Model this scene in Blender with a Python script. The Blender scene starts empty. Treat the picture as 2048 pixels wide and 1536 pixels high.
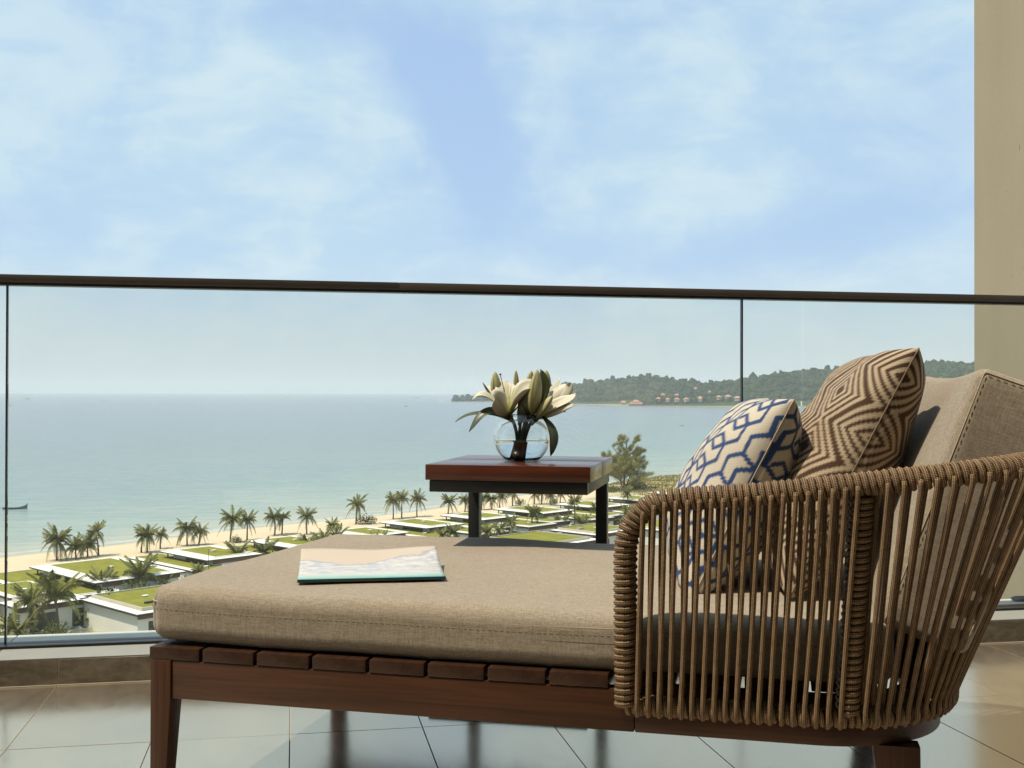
import bpy, bmesh, math, random
import numpy as np
from mathutils import Vector, Matrix, Quaternion

scene = bpy.context.scene
COL = scene.collection
R = math.radians
rng = random.Random(7)
nrng = np.random.default_rng(11)

# ------------------------------------------------------------------ camera, sky, sun, exposure
EYE = 0.777
cam_data = bpy.data.cameras.new('camera')
cam = bpy.data.objects.new('camera', cam_data)
COL.objects.link(cam)
cam_data.sensor_width = 36.0
cam_data.lens = 2237.67 / 2048 * 36.0
cam_data.clip_start = 0.05
cam_data.clip_end = 60000
YAW, PITCH, ROLL = 0.19171, 0.00703, 0.00245
cam.matrix_world = (Matrix.Translation((0, 0, EYE)) @ Matrix.Rotation(-YAW, 4, 'Z')
                    @ Matrix.Rotation(math.pi / 2 + PITCH, 4, 'X') @ Matrix.Rotation(ROLL, 4, 'Z'))
scene.camera = cam

SUN_AZ, SUN_EL = R(-101), R(66)
sun_dir = Vector((math.sin(SUN_AZ) * math.cos(SUN_EL), math.cos(SUN_AZ) * math.cos(SUN_EL), math.sin(SUN_EL)))
sd = bpy.data.lights.new('sun', 'SUN')
sd.energy = 3.8
sd.angle = R(1.0)
sd.color = (1.0, 0.89, 0.70)
sun = bpy.data.objects.new('sun', sd)
COL.objects.link(sun)
sun.rotation_euler = sun_dir.to_track_quat('Z', 'Y').to_euler()

scene.view_settings.view_transform = 'Standard'
scene.view_settings.look = 'None'
scene.view_settings.exposure = 0.46
scene.view_settings.gamma = 1.0
scene.view_settings.use_curve_mapping = False
scene.cycles.max_bounces = 10
scene.cycles.transparent_max_bounces = 24
scene.cycles.transmission_bounces = 10
scene.cycles.volume_bounces = 2
scene.cycles.caustics_reflective = False
scene.cycles.caustics_refractive = False


class NT:
    """small helper for building node trees"""
    def __init__(s, tree):
        s.t = tree
        s.n = tree.nodes
        s.l = tree.links

    def node(s, kind, **kw):
        n = s.n.new(kind)
        for k, v in kw.items():
            if k.startswith('i_'):
                key = k[2:]
                key = int(key) if key.isdigit() else key.replace('_', ' ')
                s.put(n.inputs[key], v)
            else:
                setattr(n, k, v)
        return n

    def put(s, sock, v):
        if isinstance(v, bpy.types.NodeSocket):
            s.l.new(v, sock)
        else:
            if isinstance(v, (tuple, list)) and sock.type == 'RGBA' and len(v) == 3:
                v = (*v, 1)
            sock.default_value = v

    def math(s, op, a, b=0.0, c=None):
        n = s.n.new('ShaderNodeMath')
        n.operation = op
        s.put(n.inputs[0], a)
        s.put(n.inputs[1], b)
        if c is not None:
            s.put(n.inputs[2], c)
        return n.outputs[0]

    def vmath(s, op, a, b=(0, 0, 0)):
        n = s.n.new('ShaderNodeVectorMath')
        n.operation = op
        s.put(n.inputs[0], a)
        s.put(n.inputs[1], b)
        return n.outputs[0]

    def mix(s, f, a, b, kind='MIX'):
        n = s.n.new('ShaderNodeMix')
        n.data_type = 'RGBA'
        n.blend_type = kind
        s.put(n.inputs[0], f)
        s.put(n.inputs[6], a)
        s.put(n.inputs[7], b)
        return n.outputs[2]

    def noise(s, vec, scale, detail=4, rough=0.55, col=False, dist=0.0):
        n = s.n.new('ShaderNodeTexNoise')
        if vec is not None:
            s.put(n.inputs['Vector'], vec)
        n.inputs['Scale'].default_value = scale
        n.inputs['Detail'].default_value = detail
        n.inputs['Roughness'].default_value = rough
        n.inputs['Distortion'].default_value = dist
        return n.outputs['Color'] if col else n.outputs[0]

    def ramp(s, f, stops, interp='LINEAR'):
        n = s.n.new('ShaderNodeValToRGB')
        n.color_ramp.interpolation = interp
        e = n.color_ramp.elements
        while len(e) < len(stops):
            e.new(0.5)
        for el, (p, c) in zip(e, stops):
            el.position = p
            el.color = (*c, 1) if len(c) == 3 else c
        s.put(n.inputs[0], f)
        return n.outputs[0]

    def smooth(s, v, lo, hi):
        n = s.n.new('ShaderNodeMapRange')
        n.interpolation_type = 'SMOOTHSTEP'
        s.put(n.inputs[0], v)
        n.inputs[1].default_value = lo
        n.inputs[2].default_value = hi
        return n.outputs[0]

    def mapping(s, vec, scale=(1, 1, 1), rot=(0, 0, 0), loc=(0, 0, 0)):
        n = s.n.new('ShaderNodeMapping')
        s.put(n.inputs[0], vec)
        n.inputs[1].default_value = loc
        n.inputs[2].default_value = rot
        n.inputs[3].default_value = scale
        return n.outputs[0]


# ---- sky: Nishita light with thin high cloud
world = bpy.data.worlds.new('World')
scene.world = world
world.use_nodes = True
w = NT(world.node_tree)
w.n.clear()
sky = w.node('ShaderNodeTexSky', sky_type='NISHITA', sun_disc=False, sun_elevation=SUN_EL, sun_rotation=SUN_AZ,
             altitude=0, air_density=1.0, dust_density=1.4, ozone_density=1.6)
tc = w.node('ShaderNodeTexCoord')
sep = w.node('ShaderNodeSeparateXYZ', i_0=tc.outputs['Generated'])
dx, dy, dz = sep.outputs
flat = w.mapping(tc.outputs['Generated'], scale=(1, 1, 1.5))
n_big = w.noise(flat, 3.4, 6, 0.55, dist=0.3)
n_fine = w.noise(w.mapping(flat, loc=(3.1, 1.7, 0)), 7.5, 10, 0.58, dist=0.5)
n_wisp = w.noise(w.mapping(flat, scale=(1, 1, 2.2), loc=(0.4, 7.7, 0)), 15.0, 9, 0.58, dist=0.6)
warp = w.noise(tc.outputs['Generated'], 7.0, 5, 0.6, col=True)
wsep = w.node('ShaderNodeSeparateXYZ', i_0=warp)
az = w.math('ADD', w.math('ARCTAN2', dx, dy), w.math('MULTIPLY', w.math('SUBTRACT', wsep.outputs[0], 0.5), 0.16))
el = w.math('ADD', w.math('ARCSINE', dz), w.math('MULTIPLY', w.math('SUBTRACT', wsep.outputs[1], 0.5), 0.13))


def lobe(a0, e0, sa, se, amp, tilt=0.0):
    da = w.math('SUBTRACT', az, a0)
    de = w.math('SUBTRACT', el, e0)
    ct, st = math.cos(tilt), math.sin(tilt)
    p = w.math('ADD', w.math('MULTIPLY', da, ct / sa), w.math('MULTIPLY', de, st / sa))
    q = w.math('ADD', w.math('MULTIPLY', da, -st / se), w.math('MULTIPLY', de, ct / se))
    r2 = w.math('ADD', w.math('MULTIPLY', p, p), w.math('MULTIPLY', q, q))
    return w.math('MULTIPLY', w.math('POWER', 2.718, w.math('MULTIPLY', r2, -1.0)), amp)


gaps = None
# gaps between the clouds where the blue shows through (azimuth, elevation in radians)
for L in ((0.115, 0.285, 0.10, 0.055, 1.05, -0.30), (0.155, 0.225, 0.06, 0.045, 1.0, -0.9), (0.165, 0.165, 0.05, 0.05, 0.95, -1.0),
          (0.00, 0.325, 0.07, 0.03, 0.6, -0.3), (-0.10, 0.30, 0.09, 0.03, 0.45, 0.3), (0.42, 0.135, 0.16, 0.028, 0.75, 0.05),
          (0.36, 0.11, 0.2, 0.02, 0.5, 0.0), (0.55, 0.20, 0.12, 0.10, 0.5, 0.3), (0.30, 0.325, 0.10, 0.02, 0.4, 0.2), (0.46, 0.32, 0.05, 0.03, 0.5, 0.0),
          (-0.25, 0.14, 0.12, 0.03, 0.35, 0.0)):
    g = lobe(*L)
    gaps = g if gaps is None else w.math('ADD', gaps, g)
cover = w.math('ADD', w.math('MULTIPLY', n_big, 0.80), w.math('ADD', w.math('MULTIPLY', n_fine, 0.62), w.math('MULTIPLY', n_wisp, 0.13)))
cover = w.math('SUBTRACT', cover, w.math('MULTIPLY', gaps, 0.62))
cover = w.smooth(cover, 0.10, 0.96)
puff = w.smooth(w.math('ADD', w.math('MULTIPLY', n_fine, 0.7), w.math('MULTIPLY', n_wisp, 0.3)), 0.42, 0.60)
cloud_c = w.mix(puff, (4.6, 6.35, 7.7), (5.7, 7.2, 7.85))
blue_c = w.mix(0.72, sky.outputs[0], (4.15, 6.0, 8.7))
colr = w.mix(w.math('MULTIPLY', cover, 0.93), blue_c, cloud_c)
low = w.math('SUBTRACT', 1.0, w.smooth(dz, 0.0, 0.13))
colr = w.mix(w.math('MULTIPLY', low, 0.85), colr, (6.4, 6.9, 7.0))
bg = w.node('ShaderNodeBackground', i_0=colr, i_1=0.082)
out = w.node('ShaderNodeOutputWorld')
w.l.new(bg.outputs[0], out.inputs[0])

# ------------------------------------------------------------------ mesh helpers


def empty(name, loc=(0, 0, 0), rz=0.0):
    o = bpy.data.objects.new(name, None)
    o.empty_display_size = 0.1
    o.location = loc
    o.rotation_euler = (0, 0, rz)
    COL.objects.link(o)
    return o


def tag(o, label=None, cat=None, group=None, kind=None):
    if label:
        o['label'] = label
    if cat:
        o['category'] = cat
    if group:
        o['group'] = group
    if kind:
        o['kind'] = kind
    return o


def link(name, data, parent=None, loc=None, rot=None, scale=None):
    o = bpy.data.objects.new(name, data)
    COL.objects.link(o)
    if parent is not None:
        o.parent = parent
    if loc is not None:
        o.location = loc
    if rot is not None:
        o.rotation_euler = rot
    if scale is not None:
        o.scale = scale
    return o


def make_mesh(name, V, F, mat, smooth=True, uv=None, col=None, mats=None, midx=None):
    me = bpy.data.meshes.new(name)
    V = np.asarray(V, dtype=float)
    me.from_pydata(V.tolist(), [], [tuple(int(i) for i in f) for f in F])
    if smooth:
        me.polygons.foreach_set('use_smooth', [True] * len(me.polygons))
    if uv is not None:
        uv = np.asarray(uv, dtype=np.float32)
        lay = me.uv_layers.new(name='UVMap')
        li = np.empty(len(me.loops), dtype=np.int32)
        me.loops.foreach_get('vertex_index', li)
        lay.data.foreach_set('uv', uv[li].ravel())
    if col is not None:
        a = me.attributes.new('tint', 'FLOAT_COLOR', 'POINT')
        c = np.ones((len(V), 4), dtype=np.float32)
        c[:, :3] = col
        a.data.foreach_set('color', c.ravel())
    for m in (mats or [mat]):
        me.materials.append(m)
    if midx is not None:
        me.polygons.foreach_set('material_index', midx)
    me.update()
    return me


def mesh_obj(name, V, F, mat, parent=None, smooth=True, loc=None, rot=None, **kw):
    return link(name, make_mesh(name, V, F, mat, smooth, **kw), parent, loc, rot)


class Geo:
    """collects shapes for one mesh"""
    def __init__(s):
        s.V, s.F, s.UV, s.n = [], [], [], 0

    def add(s, V, F, uv=None):
        V = np.asarray(V, float)
        s.V.append(V)
        s.F += [tuple(i + s.n for i in f) for f in F]
        s.UV.append(np.zeros((len(V), 2)) if uv is None else np.asarray(uv, float))
        s.n += len(V)
        return s

    def box(s, x0, x1, y0, y1, z0, z1):
        V = [(x, y, z) for z in (z0, z1) for y in (y0, y1) for x in (x0, x1)]
        return s.add(V, [(0, 2, 3, 1), (4, 5, 7, 6), (0, 1, 5, 4), (2, 6, 7, 3), (0, 4, 6, 2), (1, 3, 7, 5)])

    def prism(s, pts, z0, z1):
        n = len(pts)
        V = [(x, y, z0) for x, y in pts] + [(x, y, z1) for x, y in pts]
        F = [tuple(range(n - 1, -1, -1)), tuple(range(n, 2 * n))]
        F += [(i, (i + 1) % n, n + (i + 1) % n, n + i) for i in range(n)]
        return s.add(V, F)

    def tube(s, P, r, sides=8, cap=True, closed=False):
        V, F, uv = tube_data(P, r, sides, cap, closed)
        return s.add(V, F, uv)

    def obj(s, name, mat, parent=None, smooth=False, bevel=0.0, seg=2, **kw):
        me = make_mesh(name, np.vstack(s.V), s.F, mat, smooth, uv=np.vstack(s.UV))
        if bevel:
            bevel_mesh(me, bevel, seg)
        return link(name, me, parent, **kw)


def bevel_mesh(me, w_, seg=2, ang=30):
    bm = bmesh.new()
    bm.from_mesh(me)
    ed = [e for e in bm.edges if len(e.link_faces) == 2 and e.calc_face_angle(0) > R(ang)]
    bmesh.ops.bevel(bm, geom=ed, offset=w_, segments=seg, affect='EDGES', profile=0.5)
    bm.to_mesh(me)
    bm.free()
    me.polygons.foreach_set('use_smooth', [True] * len(me.polygons))
    try:
        me.set_sharp_from_angle(angle=R(40))
    except Exception:
        pass


def frames(P, closed=False):
    P = np.asarray(P, float)
    if closed:
        T = np.roll(P, -1, 0) - np.roll(P, 1, 0)
    else:
        T = np.gradient(P, axis=0)
    T /= np.linalg.norm(T, axis=1)[:, None] + 1e-12
    N = np.zeros_like(P)
    a = np.array([0, 0, 1.0]) if abs(T[0][2]) < 0.9 else np.array([1.0, 0, 0])
    n = a - T[0] * (a @ T[0])
    n /= np.linalg.norm(n)
    for i in range(len(P)):
        n = n - T[i] * (n @ T[i])
        n /= np.linalg.norm(n) + 1e-12
        N[i] = n
    return T, N, np.cross(T, N)


def tube_data(P, r, sides=8, cap=True, closed=False):
    P = np.asarray(P, float)
    n = len(P)
    r = np.broadcast_to(np.asarray(r, float), (n,))
    T, N, B = frames(P, closed)
    s_ = np.concatenate([[0], np.cumsum(np.linalg.norm(np.diff(P, axis=0), axis=1))])
    a = np.linspace(0, 2 * np.pi, sides + 1)
    V = (P[:, None, :] + r[:, None, None] * (np.cos(a)[None, :, None] * N[:, None, :] + np.sin(a)[None, :, None] * B[:, None, :]))
    uv = np.stack(np.broadcast_arrays(s_[:, None], (a / (2 * np.pi))[None, :]), -1).reshape(-1, 2)
    V = V.reshape(-1, 3)
    m = sides + 1
    F = [(i * m + j, i * m + j + 1, (i + 1) * m + j + 1, (i + 1) * m + j) for i in range(n - 1) for j in range(sides)]
    if closed:
        F += [((n - 1) * m + j, (n - 1) * m + j + 1, j + 1, j) for j in range(sides)]
    elif cap:
        F.append(tuple(range(sides - 1, -1, -1)))
        F.append(tuple((n - 1) * m + j for j in range(sides)))
    return V, F, uv


def resample(P, step):
    P = np.asarray(P, float)
    d = np.concatenate([[0], np.cumsum(np.linalg.norm(np.diff(P, axis=0), axis=1))])
    n = max(2, int(round(d[-1] / step)) + 1)
    t = np.linspace(0, d[-1], n)
    return np.stack([np.interp(t, d, P[:, i]) for i in range(3)], 1)


def coil_data(path, rad, pitch, r, per=11, sides=6, jitter=0.0):
    """a rope wound round a path"""
    P = resample(path, pitch / per)
    T, N, B = frames(P)
    s_ = np.concatenate([[0], np.cumsum(np.linalg.norm(np.diff(P, axis=0), axis=1))])
    ph = 2 * np.pi * s_ / pitch
    if jitter:
        kk = np.arange(int(ph[-1] / 6.28) + 3)
        off = nrng.normal(0, jitter, len(kk))
        shift = np.interp(ph / 6.28, kk, off)
        P = P + T * (shift * pitch)[:, None]
        rad = rad + np.interp(ph / 6.28, kk, nrng.normal(0, 0.0005, len(kk)))[:, None]
    C = P + rad * (np.cos(ph)[:, None] * N + np.sin(ph)[:, None] * B)
    return tube_data(C, r, sides)


def round_box(sx, sy, sz, r, n=10, puff=0.0, pinch=0.0):
    """soft box: subdivided cube with rounded edges, top puffed up"""
    def axis(L):
        k_ = max(2, n)
        e = np.linspace(0, 1, 5)[:-1] * r
        mid = np.linspace(r, L - r, k_)
        return np.concatenate([e, mid, L - e[::-1]]) - L / 2
    X, Y, Z = axis(sx), axis(sy), axis(sz)
    V, F, idx = [], [], {}

    def vid(p):
        kk = (round(p[0], 6), round(p[1], 6), round(p[2], 6))
        if kk not in idx:
            idx[kk] = len(V)
            V.append(p)
        return idx[kk]
    for (A, B_, ax, val) in ((X, Y, 2, sz / 2), (X, Y, 2, -sz / 2), (X, Z, 1, sy / 2), (X, Z, 1, -sy / 2), (Y, Z, 0, sx / 2), (Y, Z, 0, -sx / 2)):
        for i in range(len(A) - 1):
            for j in range(len(B_) - 1):
                q = []
                for (u_, v_) in ((A[i], B_[j]), (A[i + 1], B_[j]), (A[i + 1], B_[j + 1]), (A[i], B_[j + 1])):
                    p = [0, 0, 0]
                    o2 = [a_ for a_ in range(3) if a_ != ax]
                    p[o2[0]], p[o2[1]], p[ax] = u_, v_, val
                    q.append(vid(tuple(p)))
                flip = (val > 0) == (ax == 1)
                F.append(tuple(q[::-1]) if flip else tuple(q))
    V = np.array(V)
    h = np.array([sx, sy, sz]) / 2
    inner = np.clip(V, -(h - r), h - r)
    d = V - inner
    L = np.linalg.norm(d, axis=1)[:, None]
    out_ = np.where(L > 1e-9, inner + d / np.maximum(L, 1e-9) * r, V)
    if puff:
        fx = 1 - (out_[:, 0] / h[0]) ** 2
        fy = 1 - (out_[:, 1] / h[1]) ** 2
        bump = puff * np.clip(fx, 0, 1) ** 0.5 * np.clip(fy, 0, 1) ** 0.5
        out_[:, 2] += np.sign(out_[:, 2]) * bump * (np.abs(out_[:, 2]) / h[2]) ** 2
    return out_, F


# ------------------------------------------------------------------ materials


def new_mat(name):
    m = bpy.data.materials.new(name)
    m.use_nodes = True
    t = NT(m.node_tree)
    p = t.n['Principled BSDF']
    return m, t, p


def plain(name, c, rough=0.6, var=0.12, scale=6.0, spec=0.5, metal=0.0, bump=0.0, coords='Object', bscale=None):
    m, t, p = new_mat(name)
    co = t.node('ShaderNodeTexCoord').outputs[coords]
    nz = t.noise(co, scale, 5, 0.6)
    c1 = tuple(x * (1 - var) for x in c)
    c2 = tuple(min(1, x * (1 + var)) for x in c)
    t.put(p.inputs['Base Color'], t.mix(nz, c1, c2))
    p.inputs['Roughness'].default_value = rough
    p.inputs['Metallic'].default_value = metal
    p.inputs['Specular IOR Level'].default_value = spec
    if bump:
        b = t.node('ShaderNodeBump')
        b.inputs['Strength'].default_value = bump
        b.inputs['Distance'].default_value = 0.01
        t.put(b.inputs['Height'], t.noise(co, bscale or scale * 6, 5, 0.6))
        t.put(p.inputs['Normal'], b.outputs[0])
    return m


def wood(name, dark, light, axis=0, rough=0.38, scale=1.0, coat=0.15):
    m, t, p = new_mat(name)
    co = t.node('ShaderNodeTexCoord').outputs['Object']
    sc = [42.0 * scale] * 3
    sc[axis] = 1.6 * scale
    g1 = t.noise(t.mapping(co, scale=tuple(sc)), 1.0, 6, 0.65, dist=0.6)
    sc2 = [190.0 * scale] * 3
    sc2[axis] = 5.0 * scale
    g2 = t.noise(t.mapping(co, scale=tuple(sc2)), 1.0, 3, 0.6)
    big = t.noise(co, 3.0, 2, 0.5)
    f = t.math('ADD', t.math('MULTIPLY', g1, 0.65), t.math('MULTIPLY', g2, 0.35))
    f = t.math('ADD', f, t.math('MULTIPLY', t.math('SUBTRACT', big, 0.5), 0.35))
    c = t.mix(t.smooth(f, 0.28, 0.72), dark, light)
    t.put(p.inputs['Base Color'], c)
    t.put(p.inputs['Roughness'], t.math('ADD', t.math('MULTIPLY', g1, 0.18), rough - 0.08))
    p.inputs['Coat Weight'].default_value = coat
    p.inputs['Specular IOR Level'].default_value = 0.28
    p.inputs['Coat Roughness'].default_value = 0.16
    b = t.node('ShaderNodeBump')
    b.inputs['Strength'].default_value = 0.12
    b.inputs['Distance'].default_value = 0.004
    t.put(b.inputs['Height'], g2)
    t.put(p.inputs['Normal'], b.outputs[0])
    return m


def fabric(name, dark, light, thread=430.0, bump=0.35):
    m, t, p = new_mat(name)
    co = t.node('ShaderNodeTexCoord').outputs['Object']
    a1 = t.noise(t.mapping(co, scale=(thread * 0.12, thread, thread)), 1.0, 3, 0.7)
    a2 = t.noise(t.mapping(co, scale=(thread, thread * 0.12, thread * 0.6)), 1.0, 3, 0.7)
    a3 = t.noise(co, 5.0, 4, 0.55)
    a4 = t.noise(t.mapping(co, scale=(thread, thread, thread * 0.10)), 1.0, 3, 0.7)
    f = t.math('ADD', t.math('MULTIPLY', a1, 0.36), t.math('ADD', t.math('MULTIPLY', a2, 0.32), t.math('MULTIPLY', a4, 0.32)))
    f = t.math('ADD', f, t.math('MULTIPLY', t.math('SUBTRACT', a3, 0.5), 0.05))
    t.put(p.inputs['Base Color'], t.mix(t.smooth(f, 0.37, 0.63), dark, light))
    p.inputs['Roughness'].default_value = 0.92
    p.inputs['Specular IOR Level'].default_value = 0.15
    p.inputs['Sheen Weight'].default_value = 0.15
    p.inputs['Sheen Roughness'].default_value = 0.5
    b = t.node('ShaderNodeBump')
    b.inputs['Strength'].default_value = bump
    b.inputs['Distance'].default_value = 0.0012
    t.put(b.inputs['Height'], t.math('ADD', f, t.math('MULTIPLY', t.noise(co, 28.0, 3, 0.5), 1.4)))
    t.put(p.inputs['Normal'], b.outputs[0])
    return m
# ------------------------------------------------------------------ balcony floor
def tile_material():
    m, t, p = new_mat('porcelain_tile')
    oi = t.node('ShaderNodeObjectInfo')
    co = t.vmath('ADD', t.node('ShaderNodeTexCoord').outputs['Object'], t.vmath('MULTIPLY', oi.outputs['Location'], (1.0, 1.0, 1.0)))
    off = t.node('ShaderNodeCombineXYZ', i_2=t.math('MULTIPLY', oi.outputs['Random'], 37.0)).outputs[0]
    co = t.vmath('ADD', co, off)
    a = t.noise(co, 2.4, 7, 0.62, dist=0.6)
    b = t.noise(t.mapping(co, scale=(14, 5, 5)), 1.0, 5, 0.65, dist=1.2)
    f = t.math('ADD', t.math('MULTIPLY', a, 0.6), t.math('MULTIPLY', b, 0.4))
    f = t.math('ADD', f, t.math('MULTIPLY', t.math('SUBTRACT', oi.outputs['Random'], 0.5), 0.12))
    t.put(p.inputs['Base Color'], t.mix(t.smooth(f, 0.36, 0.64), (0.20, 0.178, 0.145), (0.32, 0.288, 0.238)))
    t.put(p.inputs['Roughness'], t.math('ADD', 0.11, t.math('MULTIPLY', b, 0.14)))
    p.inputs['Specular IOR Level'].default_value = 1.0
    p.inputs['IOR'].default_value = 4.4
    p.inputs['Specular Tint'].default_value = (1.0, 0.83, 0.64, 1)
    bp = t.node('ShaderNodeBump')
    bp.inputs['Strength'].default_value = 0.0
    bp.inputs['Distance'].default_value = 0.003
    t.put(bp.inputs['Height'], b)
    t.put(p.inputs['Normal'], bp.outputs[0])
    return m


M_tile = tile_material()
M_grout = plain('grout', (0.42, 0.37, 0.28), 0.85, 0.2, 30)


def stone_material(name, dark, light, rough):
    m, t, p = new_mat(name)
    oi = t.node('ShaderNodeObjectInfo')
    co = t.vmath('ADD', t.node('ShaderNodeTexCoord').outputs['Object'], t.vmath('MULTIPLY', oi.outputs['Location'], (1.0, 1.0, 1.0)))
    a = t.noise(t.mapping(co, scale=(5, 5, 16)), 1.0, 7, 0.66, dist=1.3)
    b = t.noise(co, 55.0, 4, 0.6)
    f = t.math('ADD', t.math('MULTIPLY', a, 0.75), t.math('MULTIPLY', b, 0.25))
    t.put(p.inputs['Base Color'], t.mix(t.smooth(f, 0.36, 0.66), dark, light))
    p.inputs['Roughness'].default_value = rough
    return m


M_dark_stone = stone_material('kerb_stone', (0.075, 0.060, 0.040), (0.19, 0.155, 0.11), 0.45)
M_coping = plain('coping_stone', (0.25, 0.245, 0.22), 0.60, 0.12, 14)
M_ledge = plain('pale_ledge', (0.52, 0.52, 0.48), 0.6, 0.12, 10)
M_black = plain('black_metal', (0.012, 0.012, 0.011), 0.42, 0.15, 20)
M_bronze = plain('bronze_metal', (0.095, 0.076, 0.062), 0.42, 0.2, 12, metal=0.3)
M_gasket = plain('black_rubber', (0.012, 0.014, 0.014), 0.5, 0.1, 10)

KERB_Y = 3.127
floor = mesh_obj('balcony_floor', *(lambda g: (np.vstack(g.V), g.F))(Geo().box(-3.0, 5.0, -0.6, KERB_Y, -0.16, -0.003)), M_grout, smooth=False)
tag(floor, kind='structure')


def tile_mesh(sx, sy):
    g = Geo().box(0.0013, sx - 0.0013, 0.0013, sy - 0.0013, -0.012, 0.0)
    return make_mesh('tile', np.vstack(g.V), g.F, M_tile, False)


TP = 0.3015
tm_full, tm_cut = tile_mesh(TP, 0.603), tile_mesh(TP, KERB_Y - 2.589)
for ix in range(-8, 15):
    x = -0.0085 + ix * TP
    link('tile', tm_cut, floor, (x, 2.589, rng.uniform(-0.0004, 0.0004)))
    for iy in range(1, 5):
        link('tile', tm_full, floor, (x, 2.589 - iy * 0.603, rng.uniform(-0.0004, 0.0004)))

# ------------------------------------------------------------------ kerb under the glass
kerb = mesh_obj('kerb', *(lambda g: (np.vstack(g.V), g.F))(Geo().box(-3.0, 5.0, KERB_Y + 0.010, 3.43, -0.16, 0.0693)), M_coping, smooth=False)
tag(kerb, kind='structure')
km = Geo().box(0.001, 0.602, 0.0, 0.010, 0.001, 0.0690)
kme = make_mesh('kerb_tile', np.vstack(km.V), km.F, M_dark_stone, False)
bevel_mesh(kme, 0.0008, 1)
for i in range(-4, 9):
    link('kerb_tile', kme, kerb, (-0.609 + i * 0.603, KERB_Y, 0))
vj = Geo()
for i in range(-4, 10):
    vj.box(-0.6105 + i * 0.603, -0.6075 + i * 0.603, KERB_Y + 0.0012, KERB_Y + 0.0098, 0.002, 0.068)
vj.obj('grout_joint', M_grout, kerb)
jb = Geo().box(-3.0, 5.0, KERB_Y - 0.004, KERB_Y - 0.0005, -0.002, 0.003)
jb.obj('grout_joint', M_grout, kerb)
for (x0, x1) in ((-2.98, -0.78), (-0.778, 1.02), (1.022, 2.6), (2.602, 4.98)):
    Geo().box(x0, x1, KERB_Y + 0.0005, 3.252, 0.0695, 0.0735).obj('coping_slab', M_coping, kerb, bevel=0.001, seg=1)
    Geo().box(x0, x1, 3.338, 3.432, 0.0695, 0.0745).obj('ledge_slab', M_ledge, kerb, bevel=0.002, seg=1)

# ------------------------------------------------------------------ glass balustrade


def glass_material():
    m = bpy.data.materials.new('clear_glass')
    m.use_nodes = True
    t = NT(m.node_tree)
    t.n.clear()
    tr = t.node('ShaderNodeBsdfTransparent', i_0=(0.955, 0.972, 0.962, 1))
    gl = t.node('ShaderNodeBsdfGlossy', i_0=(1, 1, 1, 1))
    gl.inputs['Roughness'].default_value = 0.0
    ge = t.node('ShaderNodeNewGeometry')
    dt = t.node('ShaderNodeVectorMath', operation='DOT_PRODUCT')
    t.l.new(ge.outputs['Incoming'], dt.inputs[0])
    t.l.new(ge.outputs['Normal'], dt.inputs[1])
    c5 = t.math('POWER', t.math('SUBTRACT', 1.0, t.math('ABSOLUTE', dt.outputs['Value'])), 5.0)
    mx = t.node('ShaderNodeMixShader')
    t.put(mx.inputs[0], t.math('ADD', 0.03, t.math('MULTIPLY', c5, 0.9)))
    t.l.new(tr.outputs[0], mx.inputs[1])
    t.l.new(gl.outputs[0], mx.inputs[2])
    # salt film and wiping marks on the pane
    co = t.node('ShaderNodeTexCoord').outputs['Object']
    s1 = t.noise(t.mapping(co, scale=(5, 5, 1.2)), 1.0, 6, 0.65, dist=0.6)
    s2 = t.noise(co, 2.2, 3, 0.5)
    df = t.node('ShaderNodeBsdfDiffuse', i_0=(0.9, 0.9, 0.88, 1))
    m2 = t.node('ShaderNodeMixShader')
    t.put(m2.inputs[0], t.math('MULTIPLY', t.math('ADD', 0.012, t.math('MULTIPLY', t.smooth(s1, 0.45, 0.75), 0.02)), t.smooth(s2, 0.2, 0.7)))
    t.l.new(mx.outputs[0], m2.inputs[1])
    t.l.new(df.outputs[0], m2.inputs[2])
    o = t.node('ShaderNodeOutputMaterial')
    t.l.new(m2.outputs[0], o.inputs[0])
    return m


M_glass = glass_material()
bal = tag(empty('glass_balustrade', (0.8, 3.29, 0.06)), 'frameless glass balustrade with dark brown handrail between balcony and sea', 'balustrade')


def local(o, p):
    return (p[0] - o.location[0], p[1] - o.location[1], p[2] - o.location[2])


def bal_box(name, mat, x0, x1, y0, y1, z0, z1, bevel=0.0, parent=bal):
    g = Geo().box(x0 - 0.8, x1 - 0.8, y0 - 3.29, y1 - 3.29, z0 - 0.06, z1 - 0.06)
    return g.obj(name, mat, parent, bevel=bevel)


seams = [-2.95, -0.778, 1.368, 3.1]
for i in range(3):
    pane = bal_box('glass_pane', M_glass, seams[i] + 0.003, seams[i + 1] - 0.003, 3.284, 3.296, 0.068, 1.068)
    bal_box('edge_gasket', M_gasket, seams[i + 1] - 0.0022, seams[i + 1] + 0.0022, 3.2835, 3.2965, 0.08, 1.068, parent=pane)
for (x0, x1) in ((-2.98, 0.2972), (0.2978, 3.1)):
    h = bal_box('handrail', M_bronze, x0, x1, 3.262, 3.318, 1.074, 1.0955, bevel=0.0012)
    bal_box('glazing_channel', M_black, x0 + 0.0001, x1 - 0.0001, 3.270, 3.310, 1.0665, 1.0738, parent=h)
bal_box('base_channel', M_black, -2.98, 3.1, 3.256, 3.2825, 0.062, 0.080, bevel=0.0015)
bal_box('base_channel', M_black, -2.98, 3.1, 3.2975, 3.334, 0.062, 0.077, bevel=0.0015)

# ------------------------------------------------------------------ rendered wing wall on the right


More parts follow.
